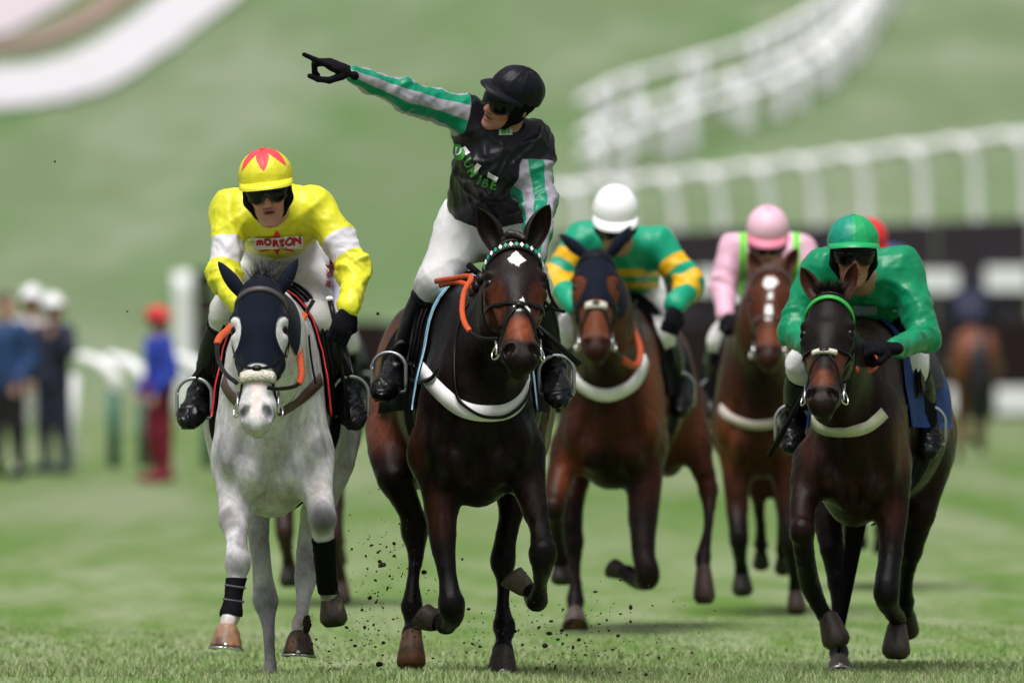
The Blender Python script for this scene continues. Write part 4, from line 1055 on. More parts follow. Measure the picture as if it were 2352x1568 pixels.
# forelock plait, mane plaits
for i, (a, b, e, r) in enumerate([(.0, -.01, -.022, .026), (.012, .002, -.004, .017), (.020, .004, .012, .013)]):
    pass
B = Body(.005)
for a, b, e, r in [(-.012, -.012, -.030, .024), (.008, -.004, -.020, .022), (.022, .004, -.004, .017), (.028, .008, .008, .011), (-.03, -.03, -.02, .018)]: B.ell(H(a, b, e), A(r, r * .9, r * .8), c1['HR'], .006)
v, f = B.build(1); n_ = normals(v, f); v = v + n_ * (waves(v, 8, 240, 3) * .004)[:, None]; mk('forelock_knot', v, f, M['hair'], c1['root'], col=np.tile(A(.010, .008, .009), (len(v), 1)))
crest = spline([c1['p'](1160, 575, -.25), c1['p'](1112, 640, -.05), c1['p'](1088, 690, .2)], 6)
for i in range(0, len(crest), 2):
    v, f = lobe(crest[i] + A(-.012, 0, 0), A(.020, .026, .024)); v = np.array(v); mk('mane_plait', v, f, M['hair'], c1['root'], col=np.tile(A(.012, .009, .010), (len(v), 1)))
# breast girth, neck strap and martingale
bg = MB(); bg.add(*strap_px(c1, [(962, 838), (985, 870), (1020, 908), (1060, 938), (1105, 949), (1160, 945), (1195, 920), (1214, 880), (1222, 852)], .060, .003)); bgo = bg.mk('breast_girth', M['white_web'], c1['root'])
v, f = strap_px(c1, [(940, 862), (965, 880), (1000, 872), (1010, 850)], .016, .008, lift=.012); mk('girth_buckle_strap', v, f, M['black_leather'], bgo)
v, f = strap_px(c1, [(952, 828), (958, 850), (962, 872)], .02, .010, lift=.012); mk('girth_buckle', v, f, M['black_leather'], bgo)
v, f = strap_px(c1, [(1092, 690), (1066, 740), (1051, 810), (1050, 890), (1068, 930), (1110, 957), (1160, 953), (1200, 915), (1212, 860)], .012, .006, lift=.014); mk('neck_strap', v, f, M['black_leather'], c1['root'])
saddle_set(c1, M['black_cloth'], M['blue_pipe'], th=(100, 100), y=(.32, 1.08))
rein(c1, [(1000, 646, .35), (1040, 640, .2), (1082, 636, .02), (1066, 672, -.15), (1062, 720, -.32), (1075, 755, -.48), (1105, 776, -.62), (1142, 778, -.74)], (0, .74))
rein(c1, [(1010, 655, .35), (1060, 650, .2), (1140, 690, .0), (1215, 740, -.35), (1246, 770, -.66)], (0, .5))

LJ = J_of(-1.0, head=(1170, 232, .36), neck=(1162, 318, .44), chest=(1145, 372, .46), pelvis=(1112, 520, .74), sR=(1072, 262, .42), eR=(934, 222, .30), wR=(800, 166, .18),
    sL=(1222, 322, .48), eL=(1236, 470, .38), wL=(1228, 600, .14), hR=(1072, 520, .72), hL=(1160, 520, .72), kR=(1000, 645, .46), kL=(1222, 660, .44), aR=(912, 848, .66), aL=(1272, 846, .66), tR=(876, 905, .42), tL=(1284, 920, .42))
def silks_lead(V, N, par, J):
    m0 = np.full(len(V), -.2); m1 = np.full(len(V), -1.0)
    for s, t0 in (('R', .10), ('L', .42)):
        for seg, a in (('u', t0), ('f', -.2)):
            t, rad, off, ax = par[seg + s]; L = .28; reg = np.minimum((t - a) * L, .098 - rad)
            if seg == 'u': reg = np.minimum(reg, (1.12 - t) * L)
            ref = nrm(np.cross(ax, A(0, 1, 0))); r2 = np.cross(ax, ref); ang = np.arctan2(off @ r2, off @ ref)
            st = np.cos(ang * 4 + (2.8 if s == 'R' else .5)); pick = reg > m0
            m1 = np.where(pick, st, m1); m0 = np.maximum(m0, reg)
    m1 = np.minimum(m1, m0 * 40)
    return dict(m0=m0, m1=m1), silk('black_striped_silk', (.0070, .0075, .0115), [('m0', (.31, .30, .36), 220), ('m1', (.002, .215, .115), 9)], .36, .24, 0)
M['black_silk'] = silk('black_cap_silk', (.0065, .007, .011), rough=.45, spec=.15, sheen=0)
j1 = person(dict(J=LJ, base=c1['p'](1112, 0, .7) * A(1, 1, 0) + A(0, 0, 1.45), head=(-46, -4, -32), hsz=.93, capsz=.95, vox=.006, cap_pitch=12, label='jockey in black silks with green striped sleeves, pointing with one arm', seed=11, silks=silks_lead, cap=(M['black_silk'], None), crease=.011,
    arm=(.068, .058, .036), armL=(.074, .060, .05), thigh=(.112, .072, .056), flush=(.60, .16, .13), mouth=.002,
    hands=dict(R=((-1, -.12, .42), (.35, -.30, .9), 'point', -1), L=((0, -1, -.2), (1, 0, 0), 'fist', 1)), hem=.16))
for s, k in ((-1, 'R'), (1, 'L')): stirrup(c1, s, LJ['a' + k], LJ['t' + k], c1['p'](1066 + s * 95, 790, .55))
# prints on the jacket
o = P(1112, 385, -.75); ux, uz = A(1, 0, 0) / 607., A(0, 0, 1) / 607.; ray = A(0, 1, 0)
def pr(v2, f2, name, mt, par_, bv, cx, cy, rot=0, sc=1.0, off=.004, org=None, Yp=-.8):
    c_, s_ = math.cos(math.radians(rot)), math.sin(math.radians(rot)); v3 = [(x * c_ - y * s_, x * s_ + y * c_) for x, y in v2]
    sc_ = (D0 + Yp) / F; q = P(cx, cy, Yp); V, Fc = decal(bv, v3, f2, off, q, A(1, 0, 0) * sc_ * sc, A(0, 0, 1) * sc_ * sc, A(0, 1, 0)); return mk(name, V, Fc, mt, par_, smooth=False)
disc = lambda r, k=1.0, n=26: poly2d([(r * math.cos(a), r * k * math.sin(a)) for a in np.linspace(0, 2 * math.pi, n, endpoint=False)], 5)
em = pr(*disc(14, 1.35), 'emblem_disc', M['green_print'], j1['jacket'], j1['jbv'], 1054, 348, 20, off=.004)
pr(*text2d('U', 22, .9), 'emblem_letter', M['white_print'], j1['jacket'], j1['jbv'], 1054, 347, -15, off=.007)
quad_ = lambda w, h: poly2d([(-w, -h), (w, -h), (w, h), (-w, h)], 6)
for cx_, cy_, w, h, r in ((1070, 345, 6, 10, 35), (1094, 385, 6, 12, -35), (1132, 405, 13, 5, -28)): pr(*quad_(w, h), 'white_patch', M['white_print'], j1['jacket'], j1['jbv'], cx_, cy_, r, off=.004)
for ch, cx_, cy_, r in (('U', 1076, 374, -62), ('N', 1086, 394, -55), ('I', 1101, 412, -30), ('B', 1115, 418, -14), ('E', 1134, 424, -10)):
    pr(*text2d(ch, 26, 1.0), 'jacket_letter', M['green_print'], j1['jacket'], j1['jbv'], cx_, cy_, r, off=.005)
pr(*poly2d([(-15, -6), (15, -8), (16, 6), (-14, 8)], 5), 'collar_patch', mat('pale_green_print', (.45, .58, .50), .5, .3), j1['jacket'], j1['jbv'], 1160, 303, 6, off=.006)
pr(*text2d('BET', 12, .4), 'collar_letters', M['green_print'], j1['jacket'], j1['jbv'], 1160, 303, 6, off=.009)
for a_, b_, c_ in (((1256, 640), (1264, 680), (1284, 714)), ((1250, 690), (1268, 708), (1298, 716))):
    v, f = tube(spline([P(*a_, -1.62), P(*b_, -1.60), P(*c_, -1.58)], 5), .006, 6, A(0, 1, 0), .4); mk('loose_strap_end', v, f, M['black_leather'], br)
# whip carried low behind the horse's head
wr_ = thing('whip', P(1290, 800, -1.1), 'black whip slanting past the leading horse towards the right boot', 'whip')
v, f = tube([P(1085, 616, -.95), P(1250, 762, -1.1), P(1332, 838, -1.15)], [.008, .009, .012], 8); mk('shaft', v, f, M['black_leather'], wr_)
v, f = tube([P(1076, 608, -.94), P(1108, 636, -.97)], .013, 10); mk('handle', v, f, M['black_cloth'], wr_)
# ---- 2 grey in a navy hood
def coat_grey(V, N, c):
    p = c['p']; H = c['H']; base = (.53, .515, .545); dk = (.24, .23, .25)
    r = np.random.default_rng(5); col = blobs(V, base, [
        (p(530, 1040, .0), (.09, .3, .10), (.27, .26, .29), .85), (p(620, 1050, -.05), (.10, .2, .10), (.33, .32, .35), .7), (p(740, 1025, .0), (.05, .3, .05), (.26, .25, .275), .85), (p(640, 1130, .2), (.2, .5, .06), (.34, .31, .27), .7), (p(700, 1075, 0), (.06, .2, .05), (.36, .35, .38), .7), (p(560, 1000, 0), (.05, .2, .06), (.36, .35, .38), .6), (p(665, 985, -.05), (.05, .2, .06), (.40, .39, .42), .6),
        (p(526, 1195, 0), (.05, .2, .06), (.22, .20, .21), .85), (p(555, 1160, 0), (.04, .2, .04), (.36, .34, .36), .7), (p(556, 1245, -.1), (.03, .2, .06), (.27, .25, .265), .8), (p(546, 1295, -.2), (.055, .2, .055), (.22, .21, .225), .8), (p(530, 1425, -.3), (.05, .2, .02), (.50, .38, .33), .8),
        (p(742, 1190, -.1), (.065, .2, .075), (.085, .08, .09), .95), (p(735, 1120, 0), (.06, .2, .05), (.52, .46, .44), .6), (p(610, 1385, .75), (.06, .3, .09), (.17, .165, .18), .85), (p(618, 1480, .7), (.06, .3, .20), (.19, .18, .20), .9), (p(595, 1250, .8), (.06, .3, .16), (.26, .25, .265), .85), (p(703, 1290, .9), (.06, .3, .10), (.33, .31, .325), .8), (p(690, 1430, .7), (.05, .3, .04), (.34, .25, .22), .6), (p(745, 1320, .05), (.05, .2, .12), (.03, .028, .03), .95),  # planted hind leg darkened: shade under the belly put into the coat colour
        (p(790, 1070, 1.2), (.03, .2, .02), (.30, .12, .10), .7)])
    hb = blobs(V, (.55, .54, .56), [(H(s * .05, -.03, .54), (.032, .07, .055), (.22, .21, .24), .9) for s in (-1, 1)] + [(H(s * .045, -.02, .546), (.0145, .05, .032), (.010, .010, .011), 1.0) for s in (-1, 1)] + [(H(s * .034, -.05, .585), (.022, .06, .03), (.12, .115, .13), .8) for s in (-1, 1)] + [(H(0, 0, .44), (.022, .08, .10), (.72, .56, .54), .9), (H(0, -.03, .52), (.020, .08, .06), (.70, .52, .50), .8), (H(0, -.06, .60), (.016, .06, .03), (.62, .42, .40), .8), (H(0, -.10, .59), (.06, .05, .030), (.16, .17, .10), .7)])
    k = c['hm'][:, None]; col = col * (1 - k) + hb * k
    sp_ = waves(V, 77, 60, 4); sp_ = np.clip(sp_ + .8 * waves(V, 78, 24, 3), -.5, .8)[:, None] * .42; return np.clip(col * (1 - sp_), .01, .9)
GREY = dict(Y=-1.6, cx=624, hw=126, withers=(640, 700), bot=1180, rump=(643, 715, 172, 1150), vox=.0082, dark=(.4, .4, .42), cmat='coatgrey',
    poll=(597, 640, -.45), tip=(586, 984, -.75), yaw=-3, hwid=1.0, neck=(622, 800, -.12), ears=[(552, 668, 501, 601), (644, 662, 684, 594)], ear_w=.028, ear_mat=M['navy_lycra'], ear_open=.3, ear_back=True,
    label='grey horse wearing a navy hood, ridden by the yellow jockey', coat=coat_grey,
    legs=[
        dict(j=[(540, 1050, .15, 46), (540, 1120, .1, 42), (539, 1190, 0, 37), (543, 1240, -.1, 25), (546, 1292, -.2, 28), (542, 1330, -.22, 21), (536, 1370, -.25, 18), (531, 1408, -.28, 22), (523, 1434, -.33, 18)], knee=[4],
             h=((523, 1440, -.34), (519, 1487, -.345), 38, (0, -1, 0)), hc=(.30, .17, .10), hb=[(P(505, 1475, -2), (.03, .2, .03), (.06, .04, .03), .8), (P(535, 1470, -2), (.02, .2, .02), (.42, .20, .08), .8)], shoe=True),
        dict(j=[(715, 1050, .15, 44), (730, 1120, .02, 37), (740, 1187, -.1, 31), (743, 1235, -.06, 25), (748, 1297, .05, 22), (752, 1350, .12, 21), (760, 1378, .16, 20)], knee=[2],
             dome=True, h=((760, 1368, .17), (768, 1438, .15), 35, (.1, -1, -.1)), hc=(.040, .030, .022), hb=[(P(755, 1385, -1.6), (.012, .2, .02), (.25, .17, .11), .7), (P(782, 1388, -1.6), (.012, .2, .02), (.25, .17, .11), .7)]),
        dict(j=[(585, 1080, 1.1, 60), (590, 1150, .9, 36), (593, 1215, .8, 25), (601, 1300, .76, 23), (610, 1378, .78, 27), (616, 1435, .74, 16), (620, 1500, .72, 13.5), (622, 1552, .70, 18)], knee=[4],
             h=((622, 1560, .68), (622, 1578, .64), 30, DOWN), hc=(.08, .06, .05)),
        dict(j=[(770, 1000, 1.25, 55), (758, 1090, 1.1, 45), (725, 1180, 1.0, 34), (710, 1252, .95, 28), (702, 1325, .86, 25), (697, 1375, .8, 17), (694, 1408, .75, 16), (691, 1430, .7, 20), (688, 1450, .66, 19)], knee=[4],
             h=((688, 1455, .65), (686, 1503, .645), 37, (0, -1, 0)), hc=(.07, .045, .035), hb=[(P(672, 1478, -1), (.02, .2, .03), (.33, .17, .07), .8)], shoe=True)])
c2 = horse(GREY); H = c2['H']
# hood over the head with eye holes
eyeh = np.minimum(*[np.linalg.norm((np.stack([c2['hl'] - s * .089, c2['hd'] - .205], 1)) / A(.027, .060), axis=1) for s in (-1, 1)])
hm_ = (c2['hd'] > -.06) & (c2['hd'] < .345 + .02 * (np.abs(c2['hl']) / .06) ** 2) & (c2['hu'] > -.30) & (c2['V'][:, 1] < -1.6 - .18) & (eyeh > 1)
v, f = shell(c2['V'], c2['F'], hm_, .006, 10); mk('hood', v, f, M['navy_lycra'], c2['root'])
br = bridle(c2, dict(brow=dict(w=.020, mat=mat('grey_brown_leather', (.06, .05, .055), .5, .4)), nose=(.345, .372), w=.012))
v, f = head_strap(c2, [(-46, .392), (0, .398), (46, .392)], .040, .014, lift=.004); mk('noseband_pad', v, f, M['sheepskin'], br)
tuft(c2, 'forelock', lambda r: H(r.uniform(-.04, .045), -.05 + r.uniform(-.03, .01), -.03), 160, .085, .40, (.09, .085, .10), A(.05, -.1, 1), .0022, 3)
strap = MB(); strap.add(*strap_px(c2, [(512, 868), (530, 905), (560, 930), (600, 947), (650, 942), (690, 915), (728, 878), (740, 866)], .048, .003)); strap.mk('breast_girth', M['brown_leather'], c2['root'])
saddle_set(c2, M['black_cloth'], M['red_pipe'], th=(96, 96), y=(.28, 1.05))
rein(c2, [(560, 700, .15), (530, 750, .0), (505, 775, -.15), (498, 800, -.25), (503, 830, -.35), (520, 860, -.5), (545, 880, -.62)], (0, .45), .011)
rein(c2, [(720, 690, .15), (690, 745, 0), (688, 800, -.2), (692, 860, -.35), (680, 885, -.45), (640, 893, -.6), (615, 890, -.66)], (.1, .62), .010)
v, f = strap_px(c2, [(700, 770), (706, 830), (716, 880)], .010, .006, lift=.012); mk('neck_strap', v, f, M['black_leather'], c2['root'])
# leg boots
def leg_boot(c, pts, z0, z1, mt, off=.006):
    V = c['V']; m_ = np.zeros(len(V), bool)
    q = spline(np.array(pts), 6)
    dd = np.min(np.linalg.norm(V[:, None, :] - q[None], axis=2), 1) if len(V) < 1 else None
    ok = np.zeros(len(V), bool)
    for a in q: ok |= ((V - a) ** 2).sum(1) < .052 ** 2
    m_ = ok & (V[:, 2] < z0) & (V[:, 2] > z1)
    v, f = shell(V, c['F'], m_, off, 8); b = mk('leg_boot', v, f, mt, c['root']); return b
def boot_straps(c, lb, pts, r):
    for q in pts:
        v, f = ring(q, A(.15, 0, 1), r, .0045, 20); mk('boot_strap', v, f, mat('boot_strap', (.09, .085, .095), .6, .3), lb)
pz = lambda y, d: P(0, y, -1.6 + d)[2]
lb = leg_boot(c2, [c2['p'](542, 1330, -.22), c2['p'](536, 1370, -.25), c2['p'](531, 1408, -.28)], pz(1322, -.22), pz(1416, -.28), M['black_cloth'])
lb2 = leg_boot(c2, [c2['p'](744, 1245, -.05), c2['p'](748, 1297, .05), c2['p'](752, 1350, .12)], pz(1232, -.05), pz(1366, .12), M['black_cloth'])

boot_straps(c2, lb, [c2['p'](540, 1346, -.235), c2['p'](536, 1378, -.255)], .036)
GJ = J_of(-1.6, head=(614, 438, .20), neck=(620, 478, .27), chest=(638, 506, .52), pelvis=(640, 592, .94), sR=(532, 482, .44), eR=(512, 632, .30), wR=(556, 704, .14),
    sL=(728, 478, .44), eL=(818, 620, .32), wL=(800, 712, .16), hR=(590, 612, .88), hL=(694, 612, .88), kR=(528, 715, .46), kL=(728, 735, .46), aR=(462, 905, .66), aL=(795, 895, .66), tR=(432, 968, .44), tL=(814, 970, .44))
def band(par, s, seg, a, b, L=.28, rmax=.105):
    t, rad, off, ax = par[seg + s]; return np.minimum(np.minimum((t - a) * L, (b - t) * L), rmax - rad)
def silks_yellow(V, N, par, J):
    m0 = np.maximum(band(par, 'R', 'u', .50, .84), band(par, 'L', 'u', .50, .80)); return dict(m0=m0), silk('yellow_silk', (.66, .65, .028), [('m0', (.60, .59, .64), 300)], .42, .35)
def star_cap(loc, uv):
    a, e = uv[:, 0], uv[:, 1]; k = np.abs(((a / (2 * math.pi) * 6 + .5) % 1) - .5) * 2; lim = math.radians(20) + math.radians(42) * k
    return dict(m0=(e - lim))
M['yellow_cap'] = mat('yellow_star_cap', (.68, .64, .03), .45, .35, masks=[('m0', (.74, .06, .075), 40)], noise=(8, .04), bump=(40, .25, .006))
M['yellow_plain'] = mat('yellow_peak', (.66, .62, .03), .45, .35, noise=(8, .04))
j2 = person(dict(J=GJ, base=c2['p'](640, 0, .8) * A(1, 1, 0) + A(0, 0, 1.4), head=(0, -12, 7), hsz=.95, vox=.006, cap_pitch=1, label='jockey in yellow silks with white armbands and a red starred yellow cap', seed=21, silks=silks_yellow, cap=(M['yellow_cap'], star_cap), peak_mat=M['yellow_plain'], button_mat=M['red_print'],
    arm=(.072, .056, .044), crease=.011, breech_mat=M['breech_dirty'], flush=(.46, .16, .13), mouth=.003, hem=.48, loose=.84,
    hands=dict(R=((.4, -1, -.5), (-.3, -.4, 1), 'fist', 1), L=((-.35, -.35, -1), (.3, -1, .2), 'fist', -1))))
for s, k in ((-1, 'R'), (1, 'L')): stirrup(c2, s, GJ['a' + k], GJ['t' + k], c2['p'](634 + s * 85, 800, .55))
star = [(0, 26), (10, 6), (24, 2), (62, 2), (24, -8), (40, -24), (6, -16), (0, -30), (-10, -17), (-44, -24), (-24, -8), (-62, 0), (-24, 4), (-10, 8)]
pr2 = lambda v2, f2, nm, mt, cx, cy, rot=0, off=.005, par_=None, bv=None: pr(v2, f2, nm, mt, par_ or j2['jacket'], bv or j2['jbv'], cx, cy, rot, 1.0, off, Yp=-1.4)
pr2(*poly2d(star, 6), 'chest_star', M['red_print'], 634, 552, 0)
pr2(*poly2d([(-53, -13), (54, -14), (55, 12), (-54, 13)], 7), 'chest_panel', M['white_print'], 636, 553, 2, .009)
for ch, x, y, r in (('m', 595, 549, 2), ('O', 613, 550, 0), ('R', 630, 552, 0), ('S', 645, 552, 4), ('O', 661, 550, 6), ('N', 677, 549, 8)):
    pr2(*text2d(ch, 21, 1.2), 'panel_letter', M['crimson_print'], x, y, r, .012)
pr2(*text2d('group', 9, .0), 'panel_small_letters', M['black_print'], 645, 563, 3, .012)
for ch, y in (('M', 652), ('O', 630), ('R', 612)): pr2(*text2d(ch, 17, 1.0), 'breeches_letter', M['crimson_print'], 752 - (y - 612) * .05, y, 80, .006, j2['breeches'], j2['bbv'])
wr_ = thing('whip', P(768, 720, -1.45), 'black whip upright in the yellow jockey\'s gloved hand', 'whip')
v, f = tube([P(758, 690, -1.42), P(768, 735, -1.45), P(786, 860, -1.35), P(800, 960, -1.25)], [.010, .009, .008, .010], 8); mk('shaft', v, f, M['black_leather'], wr_)
v, f = lobe(P(757, 686, -1.42), A(.014, .014, .010)); mk('end_cap', v, f, M['white_print'], wr_)

# ---- 3 dark bay in the green silks' colours
def coat_green(V, N, c):
    H, p = c['H'], c['p']; col = blobs(V, (.016, .0075, .0055), [(p(2140, 880, 1.1), (.16, .6, .25), (.22, .070, .030), .9), (p(2070, 1010, .15), (.06, .3, .16), (.085, .026, .012), .85), (p(1860, 1010, .15), (.05, .3, .16), (.055, .018, .010), .75), (p(1960, 1110, 0), (.16, .1, .05), (.045, .017, .010), .7), (p(2048, 1190, .05), (.06, .2, .12), (.040, .014, .009), .7)])
    hb = blobs(V, (.010, .0065, .0068), [(H(s * .06, -.05, .36), (.04, .10, .07), (.085, .024, .010), .9) for s in (-1, 1)] + [(H(0, -.03, .46), (.05, .06, .055), (.12, .035, .013), .9), (H(0, -.05, .57), (.10, .10, .055), (.010, .009, .009), 1.)])
    k = c['hm'][:, None]; col = col * (1 - k) + hb * k; k = (sstep(.62, .42, V[:, 2]) * (c['hm'] < .1))[:, None]; return col * (1 - k) + A(.0065, .006, .0066) * k
GRN = dict(Y=.35, cx=1962, hw=106, withers=(2000, 752), bot=1202, rump=(2040, 790, 142, 1150), vox=.0095, dark=(.05, .018, .010),
    poll=(1904, 668, -.42), tip=(1884, 926, -.87), yaw=-8, hwid=1.0, neck=(1926, 850, -.12), nkw=.84, ears=[(1866, 664, 1840, 614), (1946, 660, 1966, 604)], ear_w=.038,
    label='dark bay horse with a bright green brow band, under the green jockey', coat=coat_green,
    legs=[
        dict(j=[(1862, 1060, .15, 44), (1845, 1130, .05, 33), (1842, 1220, -.08, 27), (1849, 1280, -.02, 24), (1862, 1345, .1, 24), (1888, 1402, .15, 19), (1905, 1425, .16, 20)], knee=[2], dome=True, h=((1903, 1418, .16), (1924, 1486, .15), 36, (.2, -1, -.1)), hc=(.045, .032, .026)),
        dict(j=[(1895, 1100, 1.1, 60), (1902, 1190, .9, 38), (1912, 1262, .8, 28), (1928, 1335, .78, 27), (1927, 1400, .74, 18), (1926, 1462, .72, 17), (1927, 1498, .68, 21), (1928, 1515, .62, 20)], knee=[3], h=((1928, 1522, .60), (1930, 1563, .52), 34, DOWN), hc=(.06, .045, .035), hb=[(P(1930, 1535, .6), (.014, .3, .016), (.50, .22, .07), .9)], shoe=True),
        dict(j=[(2036, 1070, .15, 50), (2050, 1150, .08, 40), (2046, 1270, 0, 27), (2036, 1362, -.08, 29), (2048, 1402, .06, 21), (2061, 1420, .15, 21), (2060, 1442, .17, 20)], knee=[3], dome=True, h=((2060, 1440, .17), (2057, 1512, .15), 36, (0, -1, -.1)), hc=(.045, .033, .03)),
        dict(j=[(2125, 1000, 1.25, 70), (2130, 1080, 1.1, 50), (2112, 1180, 1.0, 36), (2092, 1262, 1.05, 27), (2082, 1330, 1.12, 17), (2078, 1380, 1.2, 21), (2082, 1405, 1.25, 18)], knee=[3], h=((2084, 1405, 1.26), (2086, 1440, 1.34), 26, (0, -.3, -1)))])
c3 = horse(GRN); H = c3['H']
br = bridle(c3, dict(brow=dict(w=.018, mat=mat('green_band', (.03, .34, .05), .45, .4)), nose=(.30, .33), w=.012, sheep=(30, .020)))
tuft(c3, 'forelock', lambda r: H(r.uniform(-.045, .045), -.04, -.02), 200, .075, .45, (.018, .015, .018), A(.0, -.3, 1), .003, 4)
strap = MB(); strap.add(*strap_px(c3, [(1858, 935), (1872, 972), (1900, 988), (1940, 991), (1985, 983), (2012, 966), (2030, 948)], .046, .003)); bgo = strap.mk('breast_girth', M['cream_web'], c3['root']); v, f = strap_px(c3, [(1868, 968), (1900, 988), (1940, 991), (1985, 983), (2018, 958), (2030, 948)], .022, .002, lift=.0015, ends=(.42, 60)); mk('girth_strap', v, f, M['black_leather'], bgo)
saddle_set(c3, mat('royal_blue_cloth', (.018, .05, .22), .7, .2, noise=(20, .2)), None, th=(92, 92), y=(.30, 1.05))
rein(c3, [(2000, 800, .0), (2010, 838, -.05), (1990, 850, -.15), (1965, 848, -.3), (1940, 850, -.5), (1925, 862, -.66)], (0, .6), .011)
rein(c3, [(1870, 800, -.05), (1862, 840, -.35), (1860, 860, -.66)], (0, .3), .008)
NJ = J_of(.35, head=(1960, 586, .10), neck=(1975, 640, .26), chest=(1998, 655, .42), pelvis=(2038, 742, .84), sR=(1884, 616, .34), eR=(1820, 758, .28), wR=(1862, 800, .05),
    sL=(2068, 618, .36), eL=(2128, 776, .22), wL=(2046, 800, -.14), hR=(1990, 750, .8), hL=(2080, 750, .8), kR=(1850, 838, .48), kL=(2090, 838, .46), aR=(1822, 962, .68), aL=(2132, 955, .68), tR=(1818, 1026, .52), tL=(2132, 1040, .52))
M['green_cap'] = mat('two_green_cap', (.006, .33, .11), .42, .4, masks=[('m0', (.004, .25, .17), 400)], noise=(8, .06), bump=(40, .3, .006))
j3 = person(dict(J=NJ, base=c3['p'](2038, 0, .8) * A(1, 1, 0) + A(0, 0, 1.3), head=(2, -8, 0), hsz=.95, label='jockey in plain emerald green silks and green cap at the right', seed=33, silks=lambda V, N, par, J: ({}, silk('emerald_silk', (.003, .215, .095), rough=.33)), cap=(M['green_cap'], lambda loc, uv: dict(m0=-loc[:, 0] - .008)), vox=.0078,
    arm=(.072, .052, .042), crease=.013, flush=(.55, .14, .09), hem=.15, hands=dict(R=((.5, -1, -.1), (-.3, -.2, 1), 'fist', 1), L=((-1, -.3, 0), (0, -.6, 1), 'fist', -1))))
for s, k in ((-1, 'R'), (1, 'L')): stirrup(c3, s, NJ['a' + k], NJ['t' + k], c3['p'](1990 + s * 85, 860, .6))
pr(*poly2d([(-27, -11), (27, -11), (28, 11), (-27, 11)], 8), 'chest_panel', mat('grey_patch', (.22, .27, .33), .6, .3), j3['jacket'], j3['jbv'], 1988, 711, 0, 1.0, .006, Yp=.6)
wr_ = thing('whip', P(1810, 970, .5), 'black whip slanting down past the green jockey\'s left foot', 'whip')
v, f = tube([P(1866, 866, .3), P(1810, 970, .45), P(1768, 1046, .5)], [.009, .010, .014], 8); mk('shaft', v, f, M['black_leather'], wr_)
v, f = tube([P(1880, 842, .28), P(1862, 874, .31)], .013, 8); mk('handle', v, f, M['black_cloth'], wr_)

# ---- 4 bay in a black hood, green and gold hoops
def coat_bay(V, N, c):
    H, p = c['H'], c['p']; col = blobs(V, (.038, .012, .0065), [(p(1395, 1090, 0), (.22, .3, .14), (.006, .0042, .0036), .9), (p(1380, 860, -.1), (.10, .4, .22), (.008, .0042, .0034), .8), (p(1500, 900, .2), (.10, .4, .30), (.15, .045, .016), .8), (p(1310, 1100, .1), (.08, .3, .16), (.16, .042, .018), .8), (p(1560, 960, 1.1), (.15, .5, .22), (.11, .034, .014), .7)])
    hb = blobs(V, (.10, .030, .014), [(H(0, -.03, .43), (.08, .08, .07), (.12, .034, .013), .9), (H(0, -.05, .57), (.12, .12, .075), (.008, .007, .007), 1.), (H(0, -.06, .1), (.14, .12, .12), (.012, .011, .013), .0)])
    k = c['hm'][:, None]; col = col * (1 - k) + hb * k; k = (sstep(.66, .50, V[:, 2]) * (c['hm'] < .1))[:, None]; return col * (1 - k * .85) + A(.007, .006, .0066) * k * .85
BAY = dict(Y=6.6, cx=1405, hw=116, withers=(1412, 700), bot=1118, rump=(1452, 735, 150, 1090), vox=.013, dark=(.012, .012, .015),
    poll=(1369, 572, -.42), tip=(1369, 806, -.85), yaw=0, neck=(1385, 730, -.12), ears=[(1335, 578, 1284, 536), (1408, 574, 1450, 518)], ear_w=.030, ear_mat=M['navy_lycra'], ear_back=True, hwid=1.0,
    label='bay horse in a black hood behind the leading horse', coat=coat_bay,
    legs=[dict(j=[(1305, 1030, .15, 42), (1284, 1100, .05, 32), (1271, 1168, -.06, 25), (1279, 1235, .08, 17), (1287, 1285, .18, 20), (1290, 1300, .2, 18)], knee=[2], dome=True, h=((1290, 1298, .2), (1290, 1342, .18), 28, (0, -1, -.1))),
          dict(j=[(1330, 1030, 1.1, 48), (1318, 1130, .9, 30), (1314, 1200, .85, 24), (1317, 1245, .86, 24), (1321, 1310, .82, 14), (1322, 1378, .78, 20), (1321, 1402, .74, 18)], knee=[3], h=((1321, 1408, .72), (1321, 1446, .66), 31, DOWN), hc=(.12, .09, .08), hb=[(P(1318, 1436, 7.3), (.03, .3, .03), (.52, .22, .08), .9)]),
          dict(j=[(1480, 1030, .15, 50), (1480, 1110, .06, 42), (1477, 1190, 0, 34), (1478, 1270, -.08, 28), (1488, 1322, -.1, 28), (1470, 1335, .1, 20), (1440, 1316, .22, 22)], knee=[4], h=((1434, 1312, .24), (1410, 1296, .28), 24, (-.3, 0, -1))),
          dict(j=[(1560, 940, 1.25, 62), (1590, 1010, 1.15, 44), (1615, 1080, 1.1, 27), (1627, 1122, 1.1, 23), (1627, 1205, 1.0, 12), (1615, 1280, .95, 18), (1616, 1308, .9, 17)], knee=[3], dome=True, h=((1616, 1310, .9), (1618, 1386, .88), 28, DOWN), hc=(.06, .035, .03))])
c4 = horse(BAY); H = c4['H']
eyeh = np.minimum(*[np.linalg.norm((np.stack([c4['hl'] - s * .080, c4['hd'] - .20], 1)) / A(.034, .060), axis=1) for s in (-1, 1)])
hm_ = (c4['hd'] > -.06) & (c4['hd'] < .30) & (c4['hu'] > -.30) & (c4['V'][:, 1] < 6.6 - .2) & (eyeh > 1)
v, f = shell(c4['V'], c4['F'], hm_, .007, 8); mk('hood', v, f, M['navy_lycra'], c4['root'])
bridle(c4, dict(sheep=(30, .034), nose=(.30, .335)))
